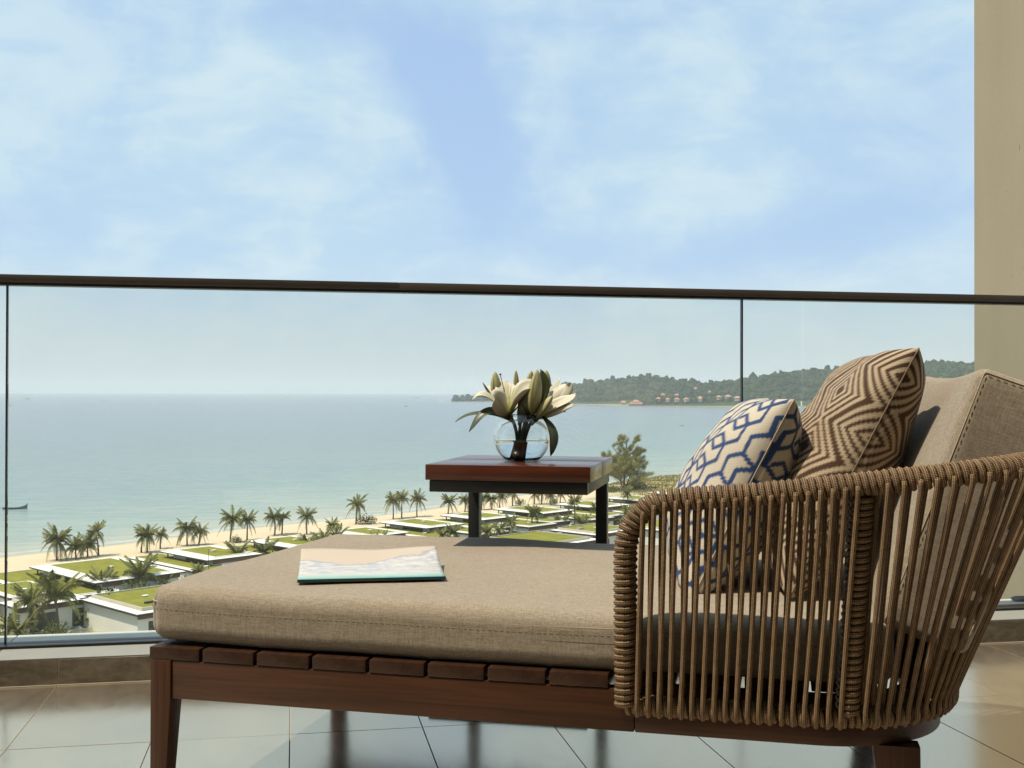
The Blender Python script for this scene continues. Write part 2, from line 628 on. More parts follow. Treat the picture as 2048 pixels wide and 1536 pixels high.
def wall_material():
    m, t, p = new_mat('painted_render')
    co = t.node('ShaderNodeTexCoord').outputs['Object']
    a = t.noise(co, 0.8, 5, 0.6)
    b = t.noise(t.mapping(co, scale=(5, 5, 0.9)), 1.0, 5, 0.65)
    f = t.math('ADD', t.math('MULTIPLY', a, 0.5), t.math('MULTIPLY', b, 0.5))
    c = t.mix(t.smooth(f, 0.25, 0.75), (0.265, 0.215, 0.14), (0.315, 0.262, 0.175))
    sp = t.smooth(t.noise(t.mapping(co, scale=(9, 9, 3.0)), 6.0, 2, 0.5), 0.735, 0.77)
    t.put(p.inputs['Base Color'], t.mix(t.math('MULTIPLY', sp, 0.7), c, (0.09, 0.075, 0.05)))
    p.inputs['Roughness'].default_value = 0.8
    bp = t.node('ShaderNodeBump')
    bp.inputs['Strength'].default_value = 0.25
    bp.inputs['Distance'].default_value = 0.004
    t.put(bp.inputs['Height'], t.noise(co, 60, 5, 0.6))
    t.put(p.inputs['Normal'], bp.outputs[0])
    return m


M_wall = wall_material()
g = Geo().box(0, 0.35, 0, 1.02, 0, 10.6)
wl = g.obj('wing_wall', M_wall, None, bevel=0.006, loc=(2.8, 3.225, -6.0))
tag(wl, 'tan rendered wing wall rising past the right end of the balustrade', 'wall')

# hotel facade added out of view to shade the foreground, with recessed dark doors
fac = Geo()
for (x0, x1, z0, z1) in ((-10.0, -3.4, -6.0, 8.0), (3.6, 10.0, -6.0, 8.0), (-3.4, 3.6, 2.7, 8.0), (-3.4, 3.6, -6.0, -0.16)):
    fac.box(x0, x1, -0.95, -0.62, z0, z1)
fo = fac.obj('added_shade_facade', M_wall, None)
tag(fo, kind='structure')
for i in range(4):
    Geo().box(-3.4 + i * 1.75 + 0.03, -3.4 + (i + 1) * 1.75 - 0.03, -0.93, -0.91, -0.14, 2.68).obj('added_door_glass', plain('dark_door_glass', (0.02, 0.022, 0.022), 0.08), fo)  # dark panes of the added facade, keeping fill light low
    Geo().box(-3.4 + i * 1.75 - 0.03, -3.4 + i * 1.75 + 0.03, -0.96, -0.88, -0.14, 2.68).obj('added_door_frame', M_black, fo)

# ------------------------------------------------------------------ sea, beach, ground
SEA_Z = -31.2
GZ = -29.7


def sea_material():
    m, t, p = new_mat('sea_water')
    co = t.node('ShaderNodeTexCoord').outputs['Object']
    at = t.node('ShaderNodeAttribute', attribute_name='tint')
    depth = t.node('ShaderNodeSeparateColor')
    t.put(depth.inputs[0], at.outputs['Color'])
    patch = t.noise(t.mapping(co, scale=(0.0022, 0.006, 1)), 1.0, 5, 0.6, dist=0.8)
    d = t.math('ADD', depth.outputs[0], t.math('MULTIPLY', t.math('SUBTRACT', patch, 0.5), 0.22))
    c = t.ramp(d, [(0.0, (0.42, 0.40, 0.31)), (0.06, (0.30, 0.35, 0.29)), (0.22, (0.225, 0.285, 0.268)), (0.6, (0.205, 0.24, 0.255)), (1.0, (0.215, 0.237, 0.265))])
    rip1 = t.noise(t.mapping(co, scale=(0.035, 0.16, 1), rot=(0, 0, 0.5)), 1.0, 7, 0.68, dist=0.6)
    rip2 = t.noise(t.mapping(co, scale=(0.16, 0.30, 1), rot=(0, 0, 0.1)), 1.0, 4, 0.6, dist=0.4)
    rip = t.math('ADD', t.math('MULTIPLY', rip1, 0.45), t.math('MULTIPLY', rip2, 0.55))
    c = t.mix(t.smooth(rip, 0.34, 0.66), t.mix(1.0, c, (0.80, 0.86, 0.90), 'MULTIPLY'), t.mix(1.0, c, (1.10, 1.07, 1.05), 'MULTIPLY'))
    fn = t.noise(t.mapping(co, scale=(0.09, 0.09, 1)), 1.0, 5, 0.65)
    fd = t.math('SUBTRACT', depth.outputs[1], t.math('MULTIPLY', fn, 0.20))
    foam = t.math('MULTIPLY', t.smooth(fd, -0.075, -0.045), t.math('SUBTRACT', 1.0, t.smooth(fd, -0.035, 0.0)))
    c = t.mix(t.math('MULTIPLY', foam, 0.3), c, (0.75, 0.75, 0.72))
    t.put(p.inputs['Base Color'], c)
    p.inputs['Roughness'].default_value = 0.22
    p.inputs['IOR'].default_value = 1.33
    w1 = t.noise(t.mapping(co, scale=(0.10, 0.24, 1), rot=(0, 0, 0.45)), 1.0, 6, 0.62, dist=0.4)
    w2 = t.noise(t.mapping(co, scale=(0.012, 0.05, 1), rot=(0, 0, 0.3)), 1.0, 4, 0.6)
    b = t.node('ShaderNodeBump')
    b.inputs['Strength'].default_value = 0.55
    b.inputs['Distance'].default_value = 1.0
    t.put(b.inputs['Height'], t.math('ADD', w1, t.math('MULTIPLY', w2, 1.6)))
    t.put(p.inputs['Normal'], b.outputs[0])
    return m


SHORE = np.array([(-420, 20), (-260, 96), (-150, 160), (-90, 206), (-55.3, 229.4), (-34.7, 245.1), (-20.9, 259.5), (-3.4, 273.5), (13.6, 283.5), (31.5, 297.5), (42.7, 310.5),
                  (61.1, 331), (79.8, 350), (101, 369), (123.2, 388), (150, 412), (185, 448), (240, 505), (340, 600), (480, 720), (700, 900), (1000, 1100), (1500, 1300)], float)


def shore_dist(P):
    """signed distance to the near shoreline, positive out to sea"""
    best = np.full(len(P), 1e9)
    sgn = np.ones(len(P))
    for a, b in zip(SHORE[:-1], SHORE[1:]):
        d = b - a
        t_ = np.clip(((P - a) @ d) / (d @ d), 0, 1)
        q = P - (a + t_[:, None] * d)
        dist = np.hypot(q[:, 0], q[:, 1])
        cr = d[0] * (P[:, 1] - a[1]) - d[1] * (P[:, 0] - a[0])
        m_ = dist < best
        best[m_] = dist[m_]
        sgn[m_] = np.sign(cr[m_])
    return best * sgn


azs = np.linspace(R(-60), R(80), 141)
rad = np.concatenate([np.linspace(120, 700, 60), np.geomspace(720, 15200, 44)])
SV = np.array([(r_ * math.sin(a_), r_ * math.cos(a_), SEA_Z) for r_ in rad for a_ in azs])
na = len(azs)
SF = [(i * na + j, i * na + j + 1, (i + 1) * na + j + 1, (i + 1) * na + j) for i in range(len(rad) - 1) for j in range(na - 1)]
sdist = shore_dist(SV[:, :2])
dval = 1 - np.exp(-np.clip(sdist, 0, None) / 420.0)
sea = mesh_obj('sea', SV, SF, sea_material(), col=np.stack([dval, np.clip(sdist / 60, 0, 1), dval], 1))
tag(sea, kind='structure')


def ground_material():
    m, t, p = new_mat('beach_sand')
    co = t.node('ShaderNodeTexCoord').outputs['Object']
    at = t.node('ShaderNodeAttribute', attribute_name='tint')
    sp = t.node('ShaderNodeSeparateColor')
    t.put(sp.inputs[0], at.outputs['Color'])
    inland, wet, dune = sp.outputs
    n1 = t.noise(co, 0.25, 6, 0.62)
    n2 = t.noise(co, 1.8, 5, 0.6)
    f = t.math('ADD', t.math('MULTIPLY', n1, 0.6), t.math('MULTIPLY', n2, 0.4))
    sand = t.mix(f, (0.56, 0.44, 0.30), (0.70, 0.57, 0.42))
    sand = t.mix(t.math('MULTIPLY', wet, 0.6), sand, (0.34, 0.28, 0.19))
    gm = t.math('MULTIPLY', inland, t.smooth(n1, 0.42, 0.56))
    green = t.mix(n2, (0.09, 0.12, 0.03), (0.22, 0.22, 0.07))
    pave = t.mix(t.smooth(n2, 0.4, 0.6), (0.42, 0.37, 0.29), (0.58, 0.53, 0.45))
    c = t.mix(inland, sand, pave)
    c = t.mix(t.math('MULTIPLY', gm, 0.85), c, green)
    dg = t.mix(t.smooth(n2, 0.3, 0.7), (0.24, 0.19, 0.07), (0.42, 0.36, 0.17))
    c = t.mix(t.math('MULTIPLY', dune, t.smooth(f, 0.3, 0.48)), c, dg)
    t.put(p.inputs['Base Color'], c)
    p.inputs['Roughness'].default_value = 0.95
    p.inputs['Specular IOR Level'].default_value = 0.1
    b = t.node('ShaderNodeBump')
    b.inputs['Strength'].default_value = 0.6
    b.inputs['Distance'].default_value = 0.35
    t.put(b.inputs['Height'], t.noise(co, 0.9, 6, 0.65))
    t.put(p.inputs['Normal'], b.outputs[0])
    return m


GX = np.linspace(-150, 420, 191)
GY = np.linspace(96, 520, 143)
gx, gy = np.meshgrid(GX, GY)
gp = np.stack([gx.ravel(), gy.ravel()], 1)
sdv = shore_dist(gp)
inl = -sdv
prof = np.interp(inl, [-30, -6, 0, 4, 14, 24], [SEA_Z - 1.6, SEA_Z - 0.45, SEA_Z + 0.02, SEA_Z + 0.35, GZ - 0.35, GZ])
dune_m = np.clip((gp[:, 0] - 88) / 25, 0, 1) * np.clip((inl - 3) / 8, 0, 1)
bumpy = 0.5 * np.sin(gp[:, 0] * 0.21 + 1.3 * np.sin(gp[:, 1] * 0.09)) * np.sin(gp[:, 1] * 0.17 + gp[:, 0] * 0.05)
gz = prof + dune_m * (1.2 + bumpy) + 0.12 * bumpy * np.clip(inl / 10, 0, 1)
inl_m = np.clip((inl - 27) / 8, 0, 1) * np.clip((105 - gp[:, 0]) / 20, 0, 1)
wet = np.clip(1 - np.abs(inl - 0.3) / 2.6, 0, 1)
gfaces = [(i * len(GX) + j, i * len(GX) + j + 1, (i + 1) * len(GX) + j + 1, (i + 1) * len(GX) + j)
          for i in range(len(GY) - 1) for j in range(len(GX) - 1) if sdv[i * len(GX) + j] < 25]
ground = mesh_obj('beach', np.column_stack([gp, gz]), gfaces, ground_material(), col=np.stack([inl_m, wet, dune_m], 1))
tag(ground, kind='structure')

# ------------------------------------------------------------------ far hills across the bay


def hill_material():
    m, t, p = new_mat('hillside_soil')
    co = t.node('ShaderNodeTexCoord').outputs['Object']
    n = t.noise(co, 0.02, 6, 0.6)
    at = t.node('ShaderNodeAttribute', attribute_name='tint')
    c = t.mix(n, (0.028, 0.045, 0.016), (0.06, 0.08, 0.028))
    c = t.mix(at.outputs['Color'], c, (0.52, 0.42, 0.29))
    t.put(p.inputs['Base Color'], c)
    p.inputs['Roughness'].default_value = 1.0
    p.inputs['Specular IOR Level'].default_value = 0.0
    return m


M_hill = hill_material()
AX, AY, AZ = math.sin(YAW), math.cos(YAW), EYE


def bearing(px):
    """unit ground direction for a bearing measured in the picture"""
    t_ = (px - 1024) / 2237.67
    d = np.array([AX + t_ * AY, AY - t_ * AX])
    return d      # one metre of depth along this bearing


def hill(name, cols, rows=26, seed=1):
    """cols: (bearing, shore depth, ridge depth, ridge height above sea, back depth)"""
    r_ = np.random.default_rng(seed)
    cols = np.array(cols, float)
    px = np.linspace(cols[0, 0], cols[-1, 0], 90)
    C = np.stack([np.interp(px, cols[:, 0], cols[:, i]) for i in range(5)], 1)
    V, T = [], []
    ph = r_.uniform(0, 6, 6)
    for c in C:
        d = bearing(c[0])
        for k_ in range(rows):
            f = k_ / (rows - 1)
            if f < 0.7:
                q = f / 0.7
                dep = c[1] + (c[2] - c[1]) * q
                h = c[3] * (q ** 1.15 * (1.6 - 0.6 * q))
            else:
                q = (f - 0.7) / 0.3
                dep = c[2] + (c[4] - c[2]) * q
                h = c[3] * (1 - q ** 1.5)
            x, y = d * dep
            h += c[3] * 0.10 * math.sin(x * 0.013 + ph[0]) * math.sin(y * 0.011 + ph[1]) * min(1, f * 5) * (1 - f)
            h = max(h, 0) + (-2.0 if k_ == 0 else 0.8 if k_ == 1 else 1.2)
            V.append((x, y, SEA_Z + h))
            T.append(1.0 if k_ == 0 else 0.0)
    n = rows
    F = [(i * n + j, (i + 1) * n + j, (i + 1) * n + j + 1, i * n + j + 1) for i in range(len(C) - 1) for j in range(n - 1)]
    o = mesh_obj(name, V, F, M_hill, col=np.stack([T] * 3, 1))
    tag(o, kind='structure')
    return np.array(V).reshape(len(C), n, 3)


# ridge heights above the sea in metres
H1 = hill('far_hill', [(1030, 3000, 3200, 11.2, 3500), (1090, 2960, 3300, 29.4, 3700), (1150, 2850, 3300, 43, 3800), (1200, 2760, 3250, 51, 3800), (1250, 2640, 3200, 61, 3800),
                       (1290, 2600, 3150, 65, 3750), (1330, 2560, 3150, 60, 3750), (1380, 2500, 3100, 47, 3700), (1440, 2480, 3050, 40, 3600), (1520, 2450, 3000, 31.5, 3500)], seed=2)
H2 = hill('near_hill', [(1270, 2570, 2640, 3.4, 2800), (1300, 2550, 2700, 15.1, 2900), (1340, 2520, 2740, 26.9, 2950), (1400, 2480, 2780, 38.6, 3100), (1450, 2430, 2780, 49, 3150), (1480, 2410, 2760, 56, 3150), (1540, 2370, 2720, 67, 3100),
                        (1600, 2330, 2680, 74, 3050), (1660, 2280, 2640, 77, 3000), (1720, 2240, 2600, 78, 2950), (1780, 2180, 2560, 82, 2900), (1840, 2120, 2500, 87, 2850), (1880, 2070, 2450, 93, 2800),
                        (1950, 2010, 2380, 84, 2700), (2100, 1900, 2300, 80, 2600)], seed=3)
H3 = hill('headland', [(905, 3630, 3640, 0.4, 3660), (920, 3630, 3660, 2.5, 3690), (945, 3625, 3680, 5.0, 3730), (985, 3620, 3690, 4.0, 3740), (1030, 3560, 3690, 10, 3800), (1070, 3450, 3600, 14, 3760)], rows=12, seed=4)


def ico(sub=1):
    bm = bmesh.new()
    bmesh.ops.create_icosphere(bm, subdivisions=sub, radius=1.0)
    V = np.array([v.co[:] for v in bm.verts])
    F = np.array([[v.index for v in f.verts] for f in bm.faces])
    bm.free()
    return V, F


def leaf_tree_material(name, var=1.0):
    m, t, p = new_mat(name)
    at = t.node('ShaderNodeAttribute', attribute_name='tint')
    co = t.node('ShaderNodeTexCoord').outputs['Object']
    n = t.noise(co, 0.35, 4, 0.7)
    t.put(p.inputs['Base Color'], t.mix(0.55, at.outputs['Color'], t.mix(n, (0.4, 0.4, 0.4), (1.5, 1.5, 1.5)), 'MULTIPLY'))
    p.inputs['Roughness'].default_value = 0.9
    p.inputs['Specular IOR Level'].default_value = 0.1
    return m


M_canopy = leaf_tree_material('tree_canopy')
ICO_V, ICO_F = ico(2)


def forest(name, grid, count, rmin, rmax, seed, skip_front=0.1, palette=((0.011, 0.028, 0.010), (0.024, 0.047, 0.014), (0.046, 0.062, 0.018)), emergent=0.06):
    r_ = np.random.default_rng(seed)
    nc, nr = grid.shape[:2]
    Vs, Fs, Cs = [], [], []
    off = 0
    for i in range(count):
        u = r_.uniform(0, nc - 1.001)
        f = skip_front + (0.98 - skip_front) * r_.uniform() ** 0.9
        if f > 0.80:
            f = r_.uniform(0.55, 0.80)
        v = f * (nr - 1.001)
        iu, iv = int(u), int(v)
        fu, fv = u - iu, v - iv
        p = ((1 - fu) * (1 - fv) * grid[iu, iv] + fu * (1 - fv) * grid[iu + 1, iv] + (1 - fu) * fv * grid[iu, iv + 1] + fu * fv * grid[iu + 1, iv + 1])
        s = r_.uniform(rmin, rmax)
        tall = r_.uniform() < emergent
        hgt = s * r_.uniform(0.75, 1.15) * (1.2 if tall else 1)
        sc = np.array([s, s, hgt]) * (0.9 if tall else 1)
        V = ICO_V * (1 + 0.22 * r_.standard_normal((len(ICO_V), 1)))
        V = V * sc + p + np.array([0, 0, hgt * 0.45 + (s * 0.9 if tall else 0)])
        Vs.append(V)
        Fs.append(ICO_F + off)
        off += len(V)
        c = np.array(palette[r_.integers(len(palette))]) * r_.uniform(0.75, 1.25)
        Cs.append(np.tile(c, (len(V), 1)))
    o = mesh_obj(name, np.vstack(Vs), np.vstack(Fs), M_canopy, smooth=False, col=np.vstack(Cs))
    tag(o, kind='stuff')


forest('forest', H1, 2600, 6, 9.5, 5)
forest('forest', H2, 4600, 4.2, 8, 6)
forest('forest', H3, 170, 5, 9, 8, skip_front=0.25, emergent=0.2, palette=((0.02, 0.04, 0.035), (0.035, 0.055, 0.04)))
# lighter trees and palms at the foot of the hill
foot = H2[40:, 1:9]
forest('shore_wood', foot, 420, 4.5, 7.5, 9, skip_front=0.0, palette=((0.10, 0.12, 0.035), (0.13, 0.14, 0.05), (0.07, 0.10, 0.03)), emergent=0.1)
# ------------------------------------------------------------------ daybed (local axes: u along, v across, z up)
BED_LOC, BED_RZ = (-0.262, 2.186, 0.0), -R(24.4)
M_wood_u = wood('teak_along', (0.027, 0.0095, 0.0035), (0.070, 0.025, 0.009), axis=0, coat=0.04, rough=0.45)
M_wood_v = wood('teak_across', (0.016, 0.006, 0.0025), (0.043, 0.0155, 0.006), axis=1, coat=0.04, rough=0.42)
M_wood_z = wood('teak_upright', (0.027, 0.0095, 0.0035), (0.070, 0.025, 0.009), axis=2, coat=0.04, rough=0.45)


def rope_material():
    m, t, p = new_mat('braided_rope')
    uv = t.node('ShaderNodeTexCoord').outputs['UV']
    s = t.node('ShaderNodeSeparateXYZ', i_0=uv)
    lu = t.math('MULTIPLY', s.outputs[0], 2 * math.pi / 0.0042)
    lv = t.math('MULTIPLY', s.outputs[1], 2 * math.pi * 4)
    a = t.math('SINE', t.math('ADD', lu, lv))
    b = t.math('SINE', t.math('SUBTRACT', lu, lv))
    f = t.math('ADD', t.math('MULTIPLY', t.math('MULTIPLY', a, b), 0.5), 0.5)
    nz = t.noise(t.node('ShaderNodeTexCoord').outputs['Object'], 60.0, 3, 0.6)
    g = t.math('ADD', f, t.math('MULTIPLY', t.math('SUBTRACT', nz, 0.5), 0.5))
    t.put(p.inputs['Base Color'], t.ramp(g, [(0.12, (0.030, 0.016, 0.007)), (0.52, (0.125, 0.072, 0.034)), (0.92, (0.40, 0.255, 0.13))]))
    p.inputs['Roughness'].default_value = 0.62
    p.inputs['Specular IOR Level'].default_value = 0.35
    bp = t.node('ShaderNodeBump')
    bp.inputs['Strength'].default_value = 0.8
    bp.inputs['Distance'].default_value = 0.0012
    t.put(bp.inputs['Height'], f)
    t.put(p.inputs['Normal'], bp.outputs[0])
    return m


M_rope = rope_material()
M_frame = plain('powder_coated_tube', (0.10, 0.065, 0.04), 0.6)
M_stitch = plain('grey_cord', (0.27, 0.27, 0.27), 0.8, 0.3, 200)

bed = tag(empty('daybed', BED_LOC, BED_RZ), 'dark wooden daybed with a rope wrapped basket back on the tiled floor', 'daybed')
HW = 0.90       # width of the wooden deck


def arc(cx, cy, r, a0, a1, n):
    return [(cx + r * math.cos(a), cy + r * math.sin(a)) for a in np.linspace(R(a0), R(a1), n)]


# front apron, foot rail, back apron
Geo().box(0.042, 0.905, 0.002, 0.032, 0.204, 0.2755).obj('side_rail', M_wood_u, bed, bevel=0.0025)
Geo().box(0.042, 0.905, HW - 0.032, HW - 0.002, 0.204, 0.2755).obj('side_rail', M_wood_u, bed, bevel=0.0025)
Geo().box(0.004, 0.032, 0.044, HW - 0.044, 0.204, 0.2755).obj('end_rail', M_wood_v, bed, bevel=0.0025)
Geo().box(0.05, 1.30, HW / 2 - 0.02, HW / 2 + 0.02, 0.215, 0.270).obj('centre_rail', M_wood_u, bed, bevel=0.002)
# rounded head rim
outer = [(0.906, 0.002)] + arc(1.20, 0.22, 0.218, -90, 0, 18) + arc(1.20, HW - 0.22, 0.218, 0, 90, 18) + [(0.906, HW - 0.002)]
inner = [(0.906, HW - 0.034)] + arc(1.20, HW - 0.22, 0.186, 90, 0, 18) + arc(1.20, 0.22, 0.186, 0, -90, 18) + [(0.906, 0.034)]
no = len(outer)
g = Geo()
pts = outer + inner[::-1]
V = [(x, y, z) for z in (0.204, 0.2365) for (x, y) in outer] + [(x, y, z) for z in (0.204, 0.2365) for (x, y) in inner[::-1]]
F = []
for i in range(no - 1):
    o0, o1, n0, n1 = i, no + i, 2 * no + i, 3 * no + i
    F += [(o0, o0 + 1, o1 + 1, o1), (n0 + 1, n0, n1, n1 + 1), (o1, o1 + 1, n1 + 1, n1), (o0 + 1, o0, n0, n0 + 1)]
F += [(0, no, 3 * no, 2 * no), (no - 1, 3 * no - 1, 4 * no - 1, 2 * no - 1)]
g.add(V, F).obj('head_rim', M_wood_u, bed, bevel=0.002)

V2 = [(x, y, z + 0.0) for z in (0.2367, 0.2757) for (x, y) in [(0.906, 0.036)] + arc(1.20, 0.22, 0.184, -90, 0, 18) + arc(1.20, HW - 0.22, 0.184, 0, 90, 18) + [(0.906, HW - 0.036)]]
V2 += [(x, y, z + 0.0) for z in (0.2367, 0.2757) for (x, y) in [(0.906, 0.062)] + arc(1.20, 0.22, 0.158, -90, 0, 18) + arc(1.20, HW - 0.22, 0.158, 0, 90, 18) + [(0.906, HW - 0.062)]]
Geo().add(V2, F).obj('deck_rim', M_wood_u, bed, bevel=0.002)


def leg(name, x, y, top, sx, sy, dxb, dyb, taper, grain=M_wood_z):
    """leg with square top at (x,y), foot shifted by (dxb,dyb)"""
    g_ = Geo()
    z1 = top
    b = taper
    V = [(x + dxb, y + dyb, 0), (x + dxb + sx * b, y + dyb, 0), (x + dxb + sx * b, y + dyb + sy * b, 0), (x + dxb, y + dyb + sy * b, 0),
         (x, y, 0.205), (x + sx, y, 0.205), (x + sx, y + sy, 0.205), (x, y + sy, 0.205),
         (x, y, z1), (x + sx, y, z1), (x + sx, y + sy, z1), (x, y + sy, z1)]
    F = [(3, 2, 1, 0), (8, 9, 10, 11)]
    for k_ in (0, 4):
        F += [(k_ + i, k_ + (i + 1) % 4, k_ + 4 + (i + 1) % 4, k_ + 4 + i) for i in range(4)]
    return g_.add(V, F).obj(name, grain, bed, bevel=0.002)


leg('leg', -0.001, -0.001, 0.2755, 0.042, 0.044, 0.0, 0.0, 0.72)
leg('leg', -0.001, HW - 0.043, 0.2755, 0.042, 0.044, 0.0, 0.012, 0.72)
leg('leg', 1.290, 0.026, 0.203, 0.074, 0.040, 0.030, -0.012, 0.62)
leg('leg', 1.290, HW - 0.066, 0.203, 0.074, 0.040, 0.030, 0.024, 0.62)

# slats across the deck
for i in range(13):
    u0 = -0.004 + i * 0.1090
    u1 = u0 + 0.1022
    inset = 0.0
    um = u1
    if um > 1.20:
        dd = min(um - 1.20, 0.217)
        inset = 0.218 - math.sqrt(0.218 ** 2 - dd ** 2) + 0.002
    v0, v1 = 0.0005 + inset + (0.036 if u0 > 0.86 else 0), HW - 0.0005 - inset - (0.036 if u0 > 0.86 else 0)
    gg = Geo().box(-0.0511, 0.0511, v0, v1, -0.0115, 0.0115)
    s = gg.obj('slat', M_wood_v, bed, bevel=0.0018, seg=2, loc=(u0 + 0.0511, 0, 0.2875))
    s.rotation_euler = (0, R(rng.uniform(-0.15, 0.15)), 0)

# ---- rope basket
RING_R, RAIL_R = 0.0085, 0.0105
ROPE = 0.0050
FAR_U = 1.078       # the far arm is shorter than the near one
ring_xy = [(0.893, -0.012), (1.0, -0.008), (1.1, -0.006)] + arc(1.20, 0.22, 0.226, -90, 0, 24) + arc(1.20, HW - 0.22, 0.226, 0, 90, 24) + [(1.16, HW + 0.006), (1.12, HW + 0.008), (FAR_U, HW + 0.012)]
ring = np.array([(x, y, 0.2545) for x, y in ring_xy])


def rail_z(u):
    return np.interp(u, [0.93, 0.971, 1.096, 1.252, 1.402, 1.504, 1.68], [0.592, 0.601, 0.611, 0.631, 0.651, 0.664, 0.684])


TR = 0.165
near = [(0.893, -0.014, 0.25), (0.893, -0.017, 0.36), (0.8925, -0.020, 0.515)]
near += [(0.8925 + 0.082 * (1 - math.cos(a)), -0.021 - 0.004 * a, 0.515 + 0.086 * math.sin(a)) for a in np.linspace(0.12, math.pi / 2, 9)]
near += [(u, -0.028 - 0.010 * min(1, (u - 0.97) / 0.2), rail_z(u)) for u in np.linspace(1.0, 1.38, 12)]
corner = [(x, y, rail_z(x)) for x, y in arc(1.405, -0.038 + TR, TR, -84, 0, 22)]
half = near + corner
other = [(x if x > 1.25 else FAR_U + (x - 0.893) * (1.25 - FAR_U) / (1.25 - 0.893), HW - y, z) for x, y, z in half[::-1]]
rail = resample(np.array(half + other), 0.01)
# smooth
for _ in range(3):
    rail[1:-1] = 0.25 * rail[:-2] + 0.5 * rail[1:-1] + 0.25 * rail[2:]

tb = Geo().tube(rail, RAIL_R - 0.001, 8)
fr = tb.obj('basket_frame', M_frame, bed, smooth=True)
V, F, uv = coil_data(rail, RAIL_R + ROPE * 0.9, 0.0113, ROPE * 1.12, per=11, sides=6, jitter=0.05)
wrap = mesh_obj('rope_wrap', V, F, M_rope, bed, uv=uv)
ringd = resample(ring, 0.01)
rb = Geo().tube(ringd, RING_R - 0.001, 8)
rb.obj('basket_ring', M_frame, bed, smooth=True)
V, F, uv = coil_data(ringd, RING_R + ROPE * 0.9, 0.0108, ROPE * 1.08, per=11, sides=6, jitter=0.16)
mesh_obj('rope_wrap', V, F, M_rope, bed, uv=uv)


def arclen(P):
    return np.concatenate([[0], np.cumsum(np.linalg.norm(np.diff(P, axis=0), axis=1))])


ra, ga = arclen(rail), arclen(ringd)
i0 = int(np.argmin(np.linalg.norm(rail - np.array((0.925, -0.024, 0.585)), axis=1)))
i1 = int(np.argmin(np.linalg.norm(rail - np.array((FAR_U + 0.016, HW + 0.024, 0.585)), axis=1)))
NS = 80
TRl, NRl, BRl = frames(rail)


def at_path(P, L, s):
    return np.array([np.interp(s, L, P[:, k_]) for k_ in range(3)])


CEN = np.array((1.05, HW / 2, 0.4))


def outward(P, L, s):
    a_, b_ = at_path(P, L, s - 0.02), at_path(P, L, s + 0.02)
    d = b_ - a_
    n = np.array((d[1], -d[0], 0.0))
    n /= np.linalg.norm(n) + 1e-9
    return n


def strand(sr, sg, side):
    top = at_path(rail, ra, sr)
    bot = at_path(ringd, ga, sg)
    no_t, no_b = outward(rail, ra, sr), outward(ringd, ga, sg)
    rr, rg = RAIL_R + ROPE * 1.9, RING_R + ROPE * 1.9
    ot, ob = (rr - 0.001, rg + 0.001) if side > 0 else (-rr * 0.55, -rg * 0.1)
    p = [top + no_t * ot * 0.84 + (0, 0, -rr * 0.10), top + no_t * ot * 0.97 + (0, 0, -rr * 0.42), top + no_t * ot * 0.90 + (0, 0, -rr * 0.85)]
    lo = bot + no_b * ob + (0, 0, rg * 0.8)
    jit = nrng.normal(0, 0.0007, 3)
    jit[2] = 0
    for k_ in (0.25, 0.5, 0.75):
        p.append(p[2] * (1 - k_) + lo * k_ + jit * math.sin(k_ * 3.14))
    p.append(lo)
    if side > 0:
        p += [bot + no_b * (rg + 0.001) * 0.95 + (0, 0, -0.004), bot + no_b * rg * 0.55 + (0, 0, -rg * 0.85)]
    V_, F_, uv_ = tube_data(np.array(p), ROPE * 0.85, 7)
    mesh_obj('rope_strand', V_, F_, M_rope, bed, uv=uv_)


def nearest(P, L, q):
    n_ = len(P) // 2
    return L[int(np.argmin(np.linalg.norm(P[:n_] - np.array(q), axis=1)))]


def nearest_far(P, L, q):
    n_ = len(P) // 2
    return L[n_ + int(np.argmin(np.linalg.norm(P[n_:] - np.array(q), axis=1)))]


gp_, rp_ = nearest(ringd, ga, (1.250, 0.0, 0.2545)), nearest(rail, ra, (1.2715, -0.04, 0.633))
gm_, rm_ = nearest_far(ringd, ga, (1.426, HW / 2, 0.2545)), nearest_far(rail, ra, (1.57, HW / 2, 0.672))
gq_, rq_ = nearest_far(ringd, ga, (1.250, HW, 0.2545)), nearest_far(rail, ra, (1.2715, HW + 0.04, 0.633))
kg = [0.020, gp_, gm_, gq_, ga[-1] - 0.020]
kr = [ra[i0], rp_, rm_, rq_, ra[i1]]
NS = 88
for k_ in range(NS):
    f = k_ / (NS - 1)
    sg = kg[0] + (kg[-1] - kg[0]) * f
    sr = np.interp(sg, kg, kr)
    pitch_r = np.interp(sg + 0.01, kg, kr) - np.interp(sg - 0.01, kg, kr)
    if min(abs(sg - kg[1]), abs(sg - kg[3])) < 0.017:
        continue
    strand(sr + pitch_r * 0.26, sg, +1)
    strand(sr - pitch_r * 0.24, sg + 0.002, -1)

# wrapped uprights inside the strands
for side in (0, 1):
    a_, b_ = np.array((1.250, -0.004, 0.258)), np.array((1.271, -0.032, 0.618))
    if side:
        a_[1], b_[1] = HW - a_[1], HW - b_[1]
    P = np.linspace(a_, b_, 30)
    V, F, uv = coil_data(P, RAIL_R + 0.0035, 0.0108, ROPE * 1.05, per=11, sides=6, jitter=0.05)
    up = mesh_obj('upright_wrap', V, F, M_rope, bed, uv=uv)
    Geo().tube(P, RAIL_R + 0.002, 8).obj('upright_tube', M_frame, up, smooth=True)
    # grey cord whipped down the foot side of the upright
    L = np.linspace(0, 1, 160)
    zz = a_ + (b_ - a_) * L[:, None]
    sgn = 1 if side else -1
    zz = zz + np.stack([-0.0185 + 0.0022 * np.sin(L * 200), np.full(160, sgn * 0.006) + 0.0022 * np.cos(L * 200), 0 * L], 1)
    Geo().tube(zz, 0.0016, 5).obj('stitching', M_stitch, up, smooth=True)

